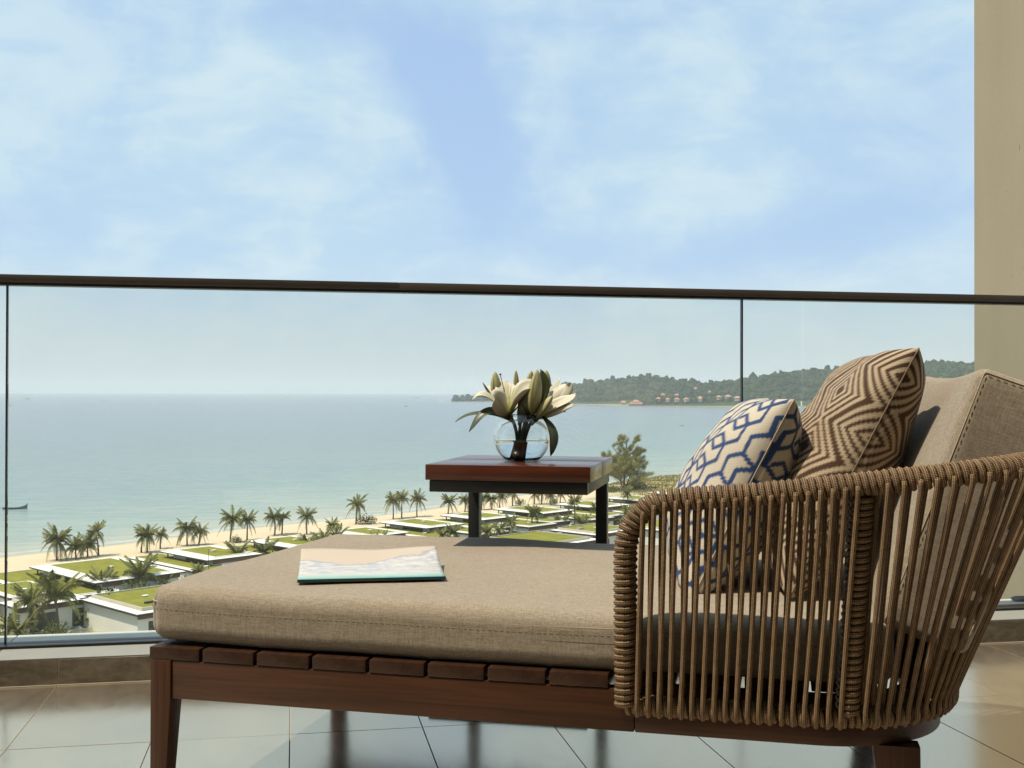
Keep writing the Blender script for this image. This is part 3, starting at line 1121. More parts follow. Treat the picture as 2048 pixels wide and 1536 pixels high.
# ------------------------------------------------------------------ cushions
M_fab = fabric('woven_beige', (0.212, 0.168, 0.119), (0.345, 0.288, 0.220))
M_seam = plain('seam_thread', (0.20, 0.15, 0.10), 0.9, 0.2, 200)
M_pipe = plain('seam_piping', (0.40, 0.32, 0.23), 0.9, 0.2, 200)


def bed_point(u, v, z):
    c, s = math.cos(BED_RZ), math.sin(BED_RZ)
    return (BED_LOC[0] + c * u - s * v, BED_LOC[1] + s * u + c * v, z)


SX, SY, SZ = 1.345, 0.905, 0.101
V, F = round_box(SX, SY, SZ, 0.030, n=26, puff=0.004)
# foot end lifts a little and the edges wander
px_, py_ = V[:, 0], V[:, 1]
lift = 0.009 * np.clip((-px_ - 0.35) / 0.32, 0, 1) ** 1.6 * np.clip((0.1 - py_) / 0.5 + 0.4, 0, 1)
V[:, 2] += 0.0022 * np.sin(px_ * 5.3 + 0.7) * np.sin(py_ * 6.1 + 1.1) * (V[:, 2] > 0) + 0.0012 * np.sin(px_ * 13 + py_ * 9) * (V[:, 2] > 0)
V[:, 2] += lift + 0.0012 * np.sin(px_ * 9 + 1) * np.cos(py_ * 7) + 0.0008 * np.sin(px_ * 21 + py_ * 13)
# plan corners rounded
r_c = 0.034
for sx in (-1, 1):
    for sy in (-1, 1):
        cx, cy = sx * (SX / 2 - r_c), sy * (SY / 2 - r_c)
        m_ = (V[:, 0] * sx > SX / 2 - r_c) & (V[:, 1] * sy > SY / 2 - r_c)
        d = np.stack([V[m_, 0] - cx, V[m_, 1] - cy], 1)
        L_ = np.linalg.norm(d, axis=1)
        mx_ = np.maximum(np.abs(d[:, 0]), np.abs(d[:, 1]))
        k2 = np.where(L_ > 1e-6, mx_ / np.maximum(L_, 1e-6), 1)
        V[m_, 0] = cx + d[:, 0] * k2
        V[m_, 1] = cy + d[:, 1] * k2
seat_c = (SX / 2 - 0.020, 0.012 + SY / 2, 0.2995 + SZ / 2)
seat = mesh_obj('seat_cushion', V, F, M_fab, None, loc=bed_point(*seat_c), rot=(0, 0, BED_RZ))
tag(seat, 'long flat beige seat cushion covering the slats of the daybed', 'cushion')


def seat_lift(x, y):
    return 0.009 * max(0, min(1, (-x - 0.35) / 0.32)) ** 1.6 * max(0, min(1, (0.1 - y) / 0.5 + 0.4)) + 0.0012 * math.sin(x * 9 + 1) * math.cos(y * 7)


def seam_loop(z, off, r, mat, name, dash=None):
    hx, hy = SX / 2 + off, SY / 2 + off
    rc = r_c + off
    pts = []
    for (sx, sy, a0) in ((1, -1, -90), (1, 1, 0), (-1, 1, 90), (-1, -1, 180)):
        pts += arc(sx * (hx - rc), sy * (hy - rc), rc, a0, a0 + 90, 6)
    pts.append(pts[0])
    P = resample([(x, y, 0) for x, y in pts], 0.0055)
    P[:, 2] = [z + seat_lift(x, y) for x, y, _ in P]
    if not dash:
        return Geo().tube(P[:-1], r, 5, closed=True).obj(name, mat, seat, smooth=True)
    g_ = Geo()
    for i in range(0, len(P) - 1, 2):
        g_.tube(np.array([P[i], P[i + 1] + (0, 0, -0.001)]), r, 4)
    return g_.obj(name, mat, seat)


seam_loop(0.0235, -0.0018, 0.0016, M_pipe, 'piping')
seam_loop(0.0125, -0.0002, 0.0008, M_seam, 'stitching', dash=True)

# back cushion, leaning on the basket
BX, BY, BZ = 0.145, 0.80, 0.455
V, F = round_box(BZ, BY, BX, 0.020, n=20, puff=0.020)
V = V[:, [2, 1, 0]] * np.array([1, 1, 1])
F = [f[::-1] for f in F]
V[:, 2] -= 0.012 * np.clip(1 - (V[:, 1] / (BY / 2)) ** 2, 0, 1) * (V[:, 2] > 0)
V[:, 0] += 0.0025 * np.sin(V[:, 1] * 11) * np.cos(V[:, 2] * 13)
V[:, 1] += 0.004 * np.sin(V[:, 2] * 12 + V[:, 0] * 20)
lean = R(20.7)
bc = (1.302 + 0.224 * math.sin(lean) + 0.0725 * math.cos(lean), 0.052 + BY / 2, 0.400 + 0.224 * math.cos(lean) - 0.0725 * math.sin(lean))
backc = mesh_obj('back_cushion', V, F, M_fab, None, loc=bed_point(*bc))
backc.rotation_euler = (Matrix.Rotation(BED_RZ, 3, 'Z') @ Matrix.Rotation(lean, 3, 'Y')).to_euler()
tag(backc, 'upright beige back cushion leaning inside the rope basket', 'cushion')
for s in (-1, 1):
    for off_, r_, m_, nm in ((0.0085, 0.0012, M_pipe, 'piping'), (0.0125, 0.0006, M_seam, 'stitching')):
        z1, x1 = BZ / 2 - off_, BX / 2 - off_
        pp = [(-x1, s * (BY / 2 - (0.0025 if nm == 'piping' else 0)), q_) for q_ in (-z1, z1)]
        pp += [(x1, pp[0][1], z1), (x1, pp[0][1], -z1)]
        P = resample(pp, 0.006)
        P[:, 1] += 0.004 * np.sin(P[:, 2] * 12 + P[:, 0] * 20)
        if nm == 'piping':
            Geo().tube(P, r_, 5).obj(nm, m_, backc, smooth=True)
        else:
            g_ = Geo()
            for i in range(0, len(P) - 1, 2):
                g_.tube(P[i:i + 2], r_, 4)
            g_.obj(nm, m_, backc)

# ------------------------------------------------------------------ pillows


def seg_dist(P, A, B):
    d = B - A
    t_ = np.clip(((P - A) @ d) / (d @ d), 0, 1)
    q = P - (A + t_[:, None] * d)
    return np.hypot(q[:, 0], q[:, 1])


def maze_pattern(P, a=0.0345, wdt=0.0046):
    """outline maze on a honeycomb with chevrons in the cells"""
    wx, wy = a * math.sqrt(3), a * 1.5
    out_ = np.full(len(P), 9.0)
    row0, row1 = int(P[:, 1].min() / wy) - 2, int(P[:, 1].max() / wy) + 2
    c0, c1 = int(P[:, 0].min() / wx) - 2, int(P[:, 0].max() / wx) + 2
    hv = [np.array((math.cos(R(30 + 60 * k_)), math.sin(R(30 + 60 * k_)))) * a for k_ in range(6)]
    for rw in range(row0, row1 + 1):
        for cl in range(c0, c1 + 1):
            c = np.array((cl * wx + (rw % 2) * wx / 2, rw * wy))
            m_ = (np.abs(P[:, 0] - c[0]) < a * 1.4) & (np.abs(P[:, 1] - c[1]) < a * 1.4)
            if not m_.any():
                continue
            Q = P[m_] - c
            kind = (cl - rw // 2) % 3 if True else 0
            kind = (cl + 2 * (rw % 2) + rw) % 3
            segs = []
            if kind == 0:        # open hexagon with an arrow in it
                segs += [(hv[1], hv[2]), (hv[2], hv[3]), (hv[3], hv[4]), (hv[4], hv[5]), (hv[1], hv[0])]
                segs += [(hv[5], hv[5] * 0.0), (hv[5] * 0.0, hv[3] * 0.62)]
            elif kind == 1:      # zigzag
                segs += [(hv[0], hv[5]), (hv[5], hv[4]), (hv[2], hv[1])]
                segs += [(hv[1], hv[1] * 0.0), (hv[1] * 0.0, hv[3])]
            else:
                segs += [(hv[2], hv[3]), (hv[0], hv[1]), (hv[0], hv[0] * 0.0), (hv[0] * 0.0, hv[4])]
            d = np.min([seg_dist(Q, s_[0], s_[1]) for s_ in segs], axis=0)
            out_[m_] = np.minimum(out_[m_], d)
    return np.clip((wdt - out_) / 0.0012 + 0.5, 0, 1)


def diamond_pattern(P, period=0.122, ring=0.0195):
    PX = 0.150
    best = np.full(len(P), 9.0)
    for i in range(-3, 4):
        for k_ in range(-5, 6):
            cx, cy = i * PX, k_ * period + (period / 2 if i % 2 else 0)
            best = np.minimum(best, np.abs(P[:, 0] - cx) * 0.80 + np.abs(P[:, 1] - cy))
    d = np.abs(((best - 0.0285) / ring + 0.5) % 1.0 - 0.5)
    d = np.where(best < 0.0155, 0.0, d)
    return np.clip((0.235 - d) / 0.09 + 0.5, 0, 1)


def pillow_material(name, weave):
    m, t, p = new_mat(name)
    at = t.node('ShaderNodeAttribute', attribute_name='tint')
    uv = t.node('ShaderNodeTexCoord').outputs['UV']
    ch = t.node('ShaderNodeTexChecker')
    t.put(ch.inputs[0], t.mapping(uv, scale=(weave, weave * 0.5, 1), rot=(0, 0, 0.6)))
    ch.inputs['Scale'].default_value = 1.0
    nz = t.noise(t.mapping(uv, scale=(weave * 0.9, weave * 0.5, 1)), 1.0, 3, 0.7)
    f = t.math('ADD', t.math('MULTIPLY', ch.outputs[1], 0.45), t.math('MULTIPLY', nz, 0.6))
    t.put(p.inputs['Base Color'], t.mix(1.0, at.outputs['Color'], t.mix(f, (0.70, 0.68, 0.66), (1.22, 1.22, 1.22)), 'MULTIPLY'))
    p.inputs['Roughness'].default_value = 0.9
    p.inputs['Specular IOR Level'].default_value = 0.15
    p.inputs['Sheen Weight'].default_value = 0.1
    bp = t.node('ShaderNodeBump')
    bp.inputs['Strength'].default_value = 0.5
    bp.inputs['Distance'].default_value = 0.0015
    t.put(bp.inputs['Height'], f)
    t.put(p.inputs['Normal'], bp.outputs[0])
    return m


def make_pillow(name, W, H_, T, c_uvz, phi, lean_, roll, pat, light, dark, mat, label, seed=0, shift=(0, 0)):
    """local axes: x = width (from the camera side edge inwards), y = up, z = front"""
    n = 150
    r_ = np.random.default_rng(seed)
    s = np.sin(np.linspace(-math.pi / 2, math.pi / 2, n))
    S, Tt = np.meshgrid(s, s)
    S, Tt = S.ravel(), Tt.ravel()
    X = W / 2 * S * (1 - 0.075 * (1 - np.abs(Tt) ** 1.6))
    Y = H_ / 2 * Tt * (1 - 0.06 * (1 - np.abs(S) ** 1.6))
    prof = (np.clip(1 - S ** 2, 0, 1) * np.clip(1 - Tt ** 2, 0, 1)) ** 0.42
    th = T * prof
    # soft creases running in from the corners
    cre = np.zeros_like(X)
    for _ in range(9):
        a_ = r_.uniform(0, math.pi)
        kx, ky = math.cos(a_) * r_.uniform(14, 34), math.sin(a_) * r_.uniform(14, 34)
        cre += np.sin(X * kx * 1.6 + Y * ky * 1.6 + r_.uniform(0, 6)) * 0.0011
    th = th + cre * np.clip(prof * 2.5, 0, 1)
    V_ = np.vstack([np.stack([X, Y, th], 1), np.stack([X, Y, -th], 1)])
    F_ = [(i * n + j, i * n + j + 1, (i + 1) * n + j + 1, (i + 1) * n + j) for i in range(n - 1) for j in range(n - 1)]
    F_ += [tuple(n * n + q for q in f[::-1]) for f in F_]
    # pattern runs over the camera side edge without a break
    ex = np.concatenate([X + W / 2 + 0.6 * th, -(X + W / 2 + 0.6 * th)])
    ey = np.concatenate([Y, Y])
    P2 = np.stack([ex + shift[0], ey + shift[1]], 1)
    k_ = pat(P2)[:, None]
    colr_ = np.array(light) * (1 - k_) + np.array(dark) * k_
    o = mesh_obj(name, V_, F_, mat, None, uv=P2, col=colr_)
    e = Vector((-math.sin(phi), math.cos(phi), 0))
    nf = Vector((-math.cos(phi), -math.sin(phi), 0))
    up = (Vector((0, 0, 1)) * math.cos(lean_) - nf * math.sin(lean_)).normalized()
    fr_ = e.cross(up)
    M = Matrix((e, up, fr_)).transposed() @ Matrix.Rotation(roll, 3, 'Z')
    o.rotation_euler = (Matrix.Rotation(BED_RZ, 3, 'Z') @ M).to_euler()
    o.location = bed_point(*c_uvz)
    tag(o, label, 'pillow', 'scatter pillows on the daybed')
    # seam all round
    ss = np.linspace(-1, 1, 40)
    ring_ = [(a_, -1) for a_ in ss] + [(1, a_) for a_ in ss[1:]] + [(-a_, 1) for a_ in ss[1:]] + [(-1, -a_) for a_ in ss[1:-1]]
    P = np.array([(W / 2 * a_ * (1 - 0.075 * (1 - abs(b_) ** 1.6)), H_ / 2 * b_ * (1 - 0.075 * (1 - abs(a_) ** 1.6)), 0) for a_, b_ in ring_])
    Geo().tube(P, 0.0016, 5, closed=True).obj('seam', M_seam if dark[0] > dark[2] else M_pipe, o, smooth=True)
    return o


make_pillow('pillow', 0.42, 0.420, 0.104, (1.050, 0.43, 0.576), R(7), R(26.5), R(0), maze_pattern, (0.54, 0.48, 0.39), (0.028, 0.060, 0.165),
            pillow_material('printed_canvas', 900), 'cream pillow with dark blue maze lines, in front of the brown pillow', 3, (0.013, 0.006))
make_pillow('pillow', 0.47, 0.500, 0.104, (1.250, 0.425, 0.632), R(5), R(26.5), R(0), diamond_pattern, (0.42, 0.325, 0.225), (0.062, 0.032, 0.017),
            pillow_material('jacquard_weave', 620), 'tan and brown diamond patterned pillow against the back cushion', 5, (0.0, -0.070))

# ------------------------------------------------------------------ magazine


def magazine():
    W, D, TH = 0.286, 0.212, 0.0058
    t0 = tag(empty('magazine', (0.006, 2.190, 0.4095), R(-2.2)), 'magazine with a beach and surf photo on its cover, lying on the seat cushion', 'magazine')
    nx, ny = 40, 30
    X, Y = np.meshgrid(np.linspace(0, W, nx), np.linspace(0, D, ny))
    X, Y = X.ravel(), Y.ravel()

    def curl(x, y, amt):
        q = np.clip((y - 0.045) / (D - 0.045), 0, 1)
        return amt * q ** 2.0 * (1 - 0.10 * np.sin(x / W * 3.14)) + 0.0015 * np.sin(x * 30) * q
    m, t, p = new_mat('printed_cover')
    uv = t.node('ShaderNodeTexCoord').outputs['UV']
    s = t.node('ShaderNodeSeparateXYZ', i_0=uv)
    nb = t.noise(uv, 3.2, 5, 0.6, dist=0.3)
    nf = t.noise(t.mapping(uv, scale=(9, 22, 1)), 1.0, 6, 0.65, dist=0.8)
    nl = t.noise(t.mapping(uv, scale=(1.5, 6, 1)), 2.0, 4, 0.6)
    yy = t.math('SUBTRACT', s.outputs[1], t.math('MULTIPLY', t.math('ABSOLUTE', t.math('SUBTRACT', s.outputs[0], 0.34)), 0.52))
    yy = t.math('ADD', yy, t.math('MULTIPLY', t.math('SUBTRACT', nb, 0.5), 0.42))
    water = t.ramp(t.math('ADD', s.outputs[1], t.math('MULTIPLY', t.math('SUBTRACT', nl, 0.5), 0.3)),
                   [(0.02, (0.12, 0.33, 0.30)), (0.12, (0.33, 0.47, 0.43)), (0.28, (0.52, 0.53, 0.47))])
    foam = t.mix(t.smooth(nf, 0.35, 0.62), (0.33, 0.36, 0.43), (0.60, 0.55, 0.50))
    c = t.mix(t.smooth(t.math('ADD', s.outputs[1], t.math('MULTIPLY', t.math('SUBTRACT', nb, 0.5), 0.25)), 0.18, 0.40), water, foam)
    c = t.mix(t.smooth(yy, 0.54, 0.565), c, (0.33, 0.32, 0.38))
    c = t.mix(t.smooth(yy, 0.568, 0.605), c, (0.52, 0.43, 0.34))
    t.put(p.inputs['Base Color'], c)
    p.inputs['Roughness'].default_value = 0.32
    Zt = TH + curl(X, Y, 0.030)
    V_ = np.vstack([np.stack([X, Y, Zt], 1), np.stack([X, Y, Zt - 0.0005], 1)])
    nn = nx * ny
    F_ = [(i * nx + j, i * nx + j + 1, (i + 1) * nx + j + 1, (i + 1) * nx + j) for i in range(ny - 1) for j in range(nx - 1)]
    F_ += [tuple(nn + q for q in f[::-1]) for f in F_]
    edge = [i for i in range(nx)] + [(i + 1) * nx - 1 for i in range(1, ny)] + [(ny - 1) * nx + i for i in range(nx - 2, -1, -1)] + [i * nx for i in range(ny - 2, 0, -1)]
    F_ += [(edge[(i + 1) % len(edge)], edge[i], nn + edge[i], nn + edge[(i + 1) % len(edge)]) for i in range(len(edge))]
    uvs = np.stack([X / W, Y / D], 1)
    mesh_obj('front_cover', V_, F_, m, t0, uv=np.vstack([uvs, uvs]))
    mp = plain('paper_edge', (0.62, 0.58, 0.52), 0.8, 0.12, 300)
    # pages below, curling less
    gx_, gy_ = np.meshgrid(np.linspace(0.001, W - 0.001, 14), np.linspace(0.002, D - 0.001, 16))
    gx_, gy_ = gx_.ravel(), gy_.ravel()
    zt = TH - 0.0006 + curl(gx_, gy_, 0.010)
    zb = 0.0008 + 0 * zt
    V2 = np.vstack([np.stack([gx_, gy_, zt], 1), np.stack([gx_, gy_, zb], 1)])
    k_ = 14 * 16
    F2 = [(i * 14 + j, i * 14 + j + 1, (i + 1) * 14 + j + 1, (i + 1) * 14 + j) for i in range(15) for j in range(13)]
    F2 += [tuple(k_ + q for q in f[::-1]) for f in F2]
    ed = list(range(14)) + [(i + 1) * 14 - 1 for i in range(1, 16)] + [15 * 14 + i for i in range(12, -1, -1)] + [i * 14 for i in range(14, 0, -1)]
    F2 += [(ed[(i + 1) % len(ed)], ed[i], k_ + ed[i], k_ + ed[(i + 1) % len(ed)]) for i in range(len(ed))]
    mesh_obj('pages', V2, F2, mp, t0, smooth=False)
    Geo().box(0.0, W, 0.0005, D, 0.0, 0.0006).obj('back_cover', plain('cover_back', (0.10, 0.20, 0.18), 0.4), t0)
    ms, ts, ps = new_mat('printed_spine')
    co = ts.node('ShaderNodeTexCoord').outputs['Object']
    ts.put(ps.inputs['Base Color'], ts.ramp(ts.math('MULTIPLY', ts.node('ShaderNodeSeparateXYZ', i_0=co).outputs[0], 1 / W),
                                            [(0.1, (0.010, 0.055, 0.040)), (0.45, (0.040, 0.048, 0.032)), (0.6, (0.012, 0.055, 0.046)), (0.95, (0.010, 0.040, 0.075))]))
    ps.inputs['Roughness'].default_value = 0.35
    Geo().box(0.0, W, -0.0008, 0.0004, 0.0, TH).obj('spine', ms, t0)


magazine()
# ------------------------------------------------------------------ side table
TB_RZ = -R(23.2)
tab = tag(empty('side_table', (0.309, 2.687, 0.0), TB_RZ), 'small square side table with reddish wooden top on black metal legs', 'side table')
TW, TD, TZ = 0.401, 0.420, 0.602
M_tw = wood('mahogany', (0.045, 0.010, 0.004), (0.10, 0.025, 0.009), axis=0, rough=0.32, coat=0.5)
Geo().box(0.0, TW, 0.0, 0.205, TZ - 0.0375, TZ).obj('plank', M_tw, tab, bevel=0.0015)
Geo().box(0.0, TW, 0.2075, TD, TZ - 0.0375, TZ).obj('plank', M_tw, tab, bevel=0.0015)
zb, zt = TZ - 0.0375 - 0.029, TZ - 0.0385
Geo().box(0.008, TW - 0.008, 0.008, 0.034, zb, zt).obj('apron', M_black, tab, bevel=0.001)
Geo().box(0.008, TW - 0.008, TD - 0.034, TD - 0.008, zb, zt).obj('apron', M_black, tab, bevel=0.001)
Geo().box(0.008, 0.034, 0.035, TD - 0.035, zb, zt).obj('apron', M_black, tab, bevel=0.001)
Geo().box(TW - 0.034, TW - 0.008, 0.035, TD - 0.035, zb, zt).obj('apron', M_black, tab, bevel=0.001)
for x in (0.010, TW - 0.040):
    Geo().box(x, x + 0.030, TD - 0.043, TD - 0.010, 0.0145, zb - 0.0005).obj('leg', M_black, tab, bevel=0.001)
Geo().box(0.008, TW - 0.008, 0.008, 0.034, 0.0, 0.014).obj('base_bar', M_black, tab, bevel=0.001)
Geo().box(0.008, TW - 0.008, TD - 0.045, TD - 0.008, 0.0, 0.014).obj('base_bar', M_black, tab, bevel=0.001)
Geo().box(0.008, 0.034, 0.035, TD - 0.046, 0.0, 0.014).obj('base_bar', M_black, tab, bevel=0.001)
Geo().box(TW - 0.034, TW - 0.008, 0.035, TD - 0.046, 0.0, 0.014).obj('base_bar', M_black, tab, bevel=0.001)

# ------------------------------------------------------------------ glass vase with water
VASE = Vector((0.571, 2.805, TZ))


def lathe(profile, n=48):
    V_, F_ = [], []
    m_ = len(profile)
    for j in range(n):
        a = 2 * math.pi * j / n
        for r_, z in profile:
            V_.append((r_ * math.cos(a), r_ * math.sin(a), z))
    for j in range(n):
        for i in range(m_ - 1):
            a0, a1 = j * m_ + i, ((j + 1) % n) * m_ + i
            F_.append((a0, a1, a1 + 1, a0 + 1))
    return V_, F_


def refractive(name, ior, tint, rough=0.0):
    m, t, p = new_mat(name)
    p.inputs['Base Color'].default_value = (*tint, 1)
    p.inputs['Transmission Weight'].default_value = 1.0
    p.inputs['IOR'].default_value = ior
    p.inputs['Roughness'].default_value = rough
    return m


SR, SC = 0.0725, 0.0600
zs_top = 0.116
out_p = [(0.0005, 0.0)] + [(0.034, 0.0)]
for z in np.linspace(0.002, zs_top, 24):
    r_ = math.sqrt(max(SR ** 2 - (z - SC) ** 2, 1e-6))
    out_p.append((r_, z))
th_ = 0.0022
rim = [(out_p[-1][0] - 0.0004, zs_top + 0.0012), (out_p[-1][0] - th_ + 0.0002, zs_top + 0.0012)]
in_p = []
for z in np.linspace(zs_top - 0.001, 0.0065, 22):
    r_ = math.sqrt(max((SR - th_) ** 2 - (z - SC) ** 2, 1e-6))
    in_p.append((r_, z))
prof_ = out_p + rim + in_p + [(0.0005, 0.0062)]
V, F = lathe(prof_)
vase = mesh_obj('glass_vase', V, F, refractive('bowl_glass', 1.45, (0.99, 1.0, 0.995)), None, loc=VASE)
tag(vase, 'round clear glass vase half filled with water on the side table', 'vase')
wl_z = 0.0515
wp = [(0.0005, 0.0070)]
for z in np.linspace(0.0075, wl_z, 16):
    wp.append((math.sqrt((SR - th_ - 0.0006) ** 2 - (z - SC) ** 2), z))
wp += [(0.0005, wl_z)]
V, F = lathe(wp)
mesh_obj('water', V, F, refractive('vase_water', 1.33, (0.97, 0.99, 0.98)), vase)

# ------------------------------------------------------------------ lilies


def petal_material():
    m, t, p = new_mat('lily_petal')
    uv = t.node('ShaderNodeTexCoord').outputs['UV']
    s = t.node('ShaderNodeSeparateXYZ', i_0=uv)
    rib = t.math('SUBTRACT', 1.0, t.smooth(t.math('ABSOLUTE', t.math('SUBTRACT', s.outputs[1], 0.5)), 0.02, 0.14))
    base = t.math('SUBTRACT', 1.0, t.smooth(s.outputs[0], 0.0, 0.55))
    st = t.noise(t.mapping(uv, scale=(2, 40, 1)), 1.0, 3, 0.6)
    c = t.mix(st, (0.47, 0.44, 0.35), (0.60, 0.57, 0.48))
    c = t.mix(t.math('MULTIPLY', base, 0.8), c, (0.30, 0.31, 0.09))
    c = t.mix(t.math('MULTIPLY', rib, 0.45), c, (0.36, 0.34, 0.14))
    t.put(p.inputs['Base Color'], c)
    p.inputs['Roughness'].default_value = 0.55
    p.inputs['Subsurface Weight'].default_value = 0.0
    return m


def bud_material():
    m, t, p = new_mat('lily_bud')
    uv = t.node('ShaderNodeTexCoord').outputs['UV']
    s = t.node('ShaderNodeSeparateXYZ', i_0=uv)
    st = t.noise(t.mapping(uv, scale=(1.5, 30, 1)), 1.0, 3, 0.6)
    rib = t.smooth(t.math('ABSOLUTE', t.math('SINE', t.math('MULTIPLY', s.outputs[1], 9.42))), 0.12, 0.4)
    c = t.mix(st, (0.26, 0.24, 0.09), (0.42, 0.38, 0.20))
    c = t.mix(rib, (0.13, 0.12, 0.035), c)
    c = t.mix(t.smooth(s.outputs[0], 0.0, 0.5), (0.12, 0.13, 0.03), c)
    t.put(p.inputs['Base Color'], c)
    p.inputs['Roughness'].default_value = 0.5
    return m


M_petal, M_bud = petal_material(), bud_material()
M_leaf = plain('lily_leaf', (0.040, 0.050, 0.014), 0.42, 0.35, 30)
M_stem = plain('lily_stem', (0.055, 0.062, 0.016), 0.5, 0.4, 60)
M_stamen = plain('lily_stamen', (0.55, 0.52, 0.10), 0.6)
M_anther = plain('lily_anther', (0.10, 0.055, 0.012), 0.8)

# the arrangement is described in a frame facing the room: x to the right, y away, z up, millimetres
VR = Vector((math.cos(YAW), -math.sin(YAW), 0))
VF = Vector((math.sin(YAW), math.cos(YAW), 0))
AXO = VASE + Vector((0, 0, SC))


def bq(x, y, z):
    return np.array(AXO + VR * (x / 1000) + VF * (y / 1000) + Vector((0, 0, z / 1000)))


def bez(pts, n):
    pts = [np.array(p, float) for p in pts]
    t_ = np.linspace(0, 1, n)[:, None]
    while len(pts) > 1 and not isinstance(pts[0], type(None)):
        if pts[0].ndim == 1:
            pts = [p[None, :] for p in pts]
        pts = [a * (1 - t_) + b * t_ for a, b in zip(pts[:-1], pts[1:])]
    return pts[0]


def blade(ctrl, width, cup, face, tip=1.0, n=14, m_=7, wave=0.0, peak=0.5, thick=0.0006):
    """petal or leaf: spine through the control points (bouquet frame, mm), half width, cupping, facing hint"""
    S = bez([bq(*c) for c in ctrl], n)
    T = np.gradient(S, axis=0)
    T /= np.linalg.norm(T, axis=1)[:, None]
    fv = np.array(VR) * face[0] + np.array(VF) * face[1] + np.array((0, 0, 1.0)) * face[2]
    V_, uv_ = [], []
    for i in range(n):
        f = i / (n - 1)
        nrm = fv - T[i] * (fv @ T[i])
        nrm /= np.linalg.norm(nrm) + 1e-9
        side = np.cross(T[i], nrm)
        wv = width / 1000 * (math.sin(math.pi * f ** (math.log(0.5) / math.log(peak))) ** 0.75 * 0.97 + 0.03)
        if f < peak:
            wv = max(wv, width / 1000 * 0.22)
        for j in range(m_):
            q = j / (m_ - 1) * 2 - 1
            off = side * q * wv + nrm * (cup / 1000) * (q * q) * math.sin(math.pi * min(1, f + 0.15)) + nrm * wave / 1000 * math.sin(f * 9 + q * 3) * abs(q)
            V_.append(S[i] + off)
            uv_.append((f, j / (m_ - 1)))
    F_ = [(i * m_ + j, i * m_ + j + 1, (i + 1) * m_ + j + 1, (i + 1) * m_ + j) for i in range(n - 1) for j in range(m_ - 1)]
    return np.array(V_), F_, np.array(uv_)


def bouquet_obj(name, V_, F_, mat, parent, uv_=None):
    V_ = np.asarray(V_) - np.array(parent_origin(parent))
    return mesh_obj(name, V_, F_, mat, parent, uv=uv_)


def parent_origin(o):
    p = Vector((0, 0, 0))
    while o is not None:
        p += o.location
        o = o.parent
    return p


def petal(parent, *a, mat=None, name='petal', **kw):
    V_, F_, uv_ = blade(*a, **kw)
    o = bouquet_obj(name, V_, F_, mat or M_petal, parent, uv_)
    md = o.modifiers.new('thick', 'SOLIDIFY')
    md.thickness = kw.get('thick', 0.0008)
    return o


def bud(parent, ctrl, width, mat=None):
    S = bez([bq(*c) for c in ctrl], 18)
    f = np.linspace(0, 1, 18)
    r_ = width / 1000 * (np.sin(np.pi * np.clip(f, 0.0, 1) ** 0.9) ** 0.7 * 0.93 + 0.07) * np.where(f > 0.97, 0.4, 1)
    V_, F_, uv_ = tube_data(S, r_, 14)
    # three blunt ridges
    uv_[:, 0] = np.repeat(f, 15)
    k_ = 1 + 0.10 * np.cos(3 * 2 * np.pi * uv_[:, 1])
    C = np.repeat(S, 15, axis=0)
    V_ = C + (V_ - C) * k_[:, None]
    return bouquet_obj('bud', V_, F_, mat or M_bud, parent, uv_)


def stem(parent, ctrl, r0, r1, name='stem', mat=None):
    S = bez([bq(*c) for c in ctrl], 16)
    V_, F_, uv_ = tube_data(S, np.linspace(r0, r1, 16) / 1000, 8)
    return bouquet_obj(name, V_, F_, mat or M_stem, parent, uv_)


def lily(label):
    return tag(empty('lily_stem', VASE + Vector((0, 0, 0.012))), label, 'flower', 'lilies in the glass vase')


# bearings in millimetres from the centre of the bowl (1 picture pixel is about 1.23 mm here)
# --- stem with the open flower
La = lily('white lily with one wide open bloom and long leaves, left of the vase')
stem(La, [(-14, -6, -48), (-10, -4, -10), (-12, -6, 30), (-34, -10, 58)], 4.2, 4.6)
fl = tag(empty('open_flower', (0, 0, 0)), None)
fl.parent = La
B0 = (-34, -12, 52)
petal(fl, [B0, (-66, -34, 88), (-100, -38, 124), (-128, -30, 104), (-127, -26, 92)], 15, 7, (0.2, -0.4, 1), wave=2.0)
petal(fl, [B0, (-60, 8, 88), (-84, 34, 142), (-96, 44, 118)], 25, 8, (0.3, -0.8, 0.6), wave=2.5)
petal(fl, [B0, (-38, 10, 96), (-44, 36, 150), (-38, 58, 142)], 30, 7, (0.1, -0.9, 0.4), wave=2.0)
petal(fl, [B0, (-10, 4, 98), (10, 16, 142), (34, 22, 132), (42, 18, 124)], 26, 8, (-0.3, -0.8, 0.5), wave=2.5)
petal(fl, [B0, (-14, -22, 84), (2, -42, 118), (34, -48, 128), (40, -44, 120)], 17, 7, (-0.4, 0.2, 0.9), wave=2.0)
petal(fl, [B0, (-46, -36, 70), (-62, -66, 116), (-74, -76, 108)], 27, -9, (0.1, -1.0, 0.5), wave=2.0)
stem(fl, [(-34, -10, 60), (-44, -4, 112), (-56, 2, 158)], 1.3, 1.0, 'pistil', M_stem)
V, F = ICO_V * 0.0034, ICO_F
bouquet_obj('stigma', V * np.array([1, 1, 0.7]) + bq(-56, 2, 160), F, M_anther, fl)
for (dx_, dy_, dz_) in ((-46, -10, 128), (-36, -14, 134), (-28, -8, 132), (-50, 8, 122), (-20, 4, 126)):
    stem(fl, [(-34, -10, 58), ((dx_ - 34) / 2 - 2, dy_ / 2, 98), (dx_, dy_, dz_)], 0.9, 0.7, 'stamen', M_stamen)
petal(La, [(-24, -6, 36), (-72, -20, 66), (-140, -20, 70), (-170, -26, 38)], 8, 3, (0, -0.5, 1), mat=M_leaf, name='leaf')
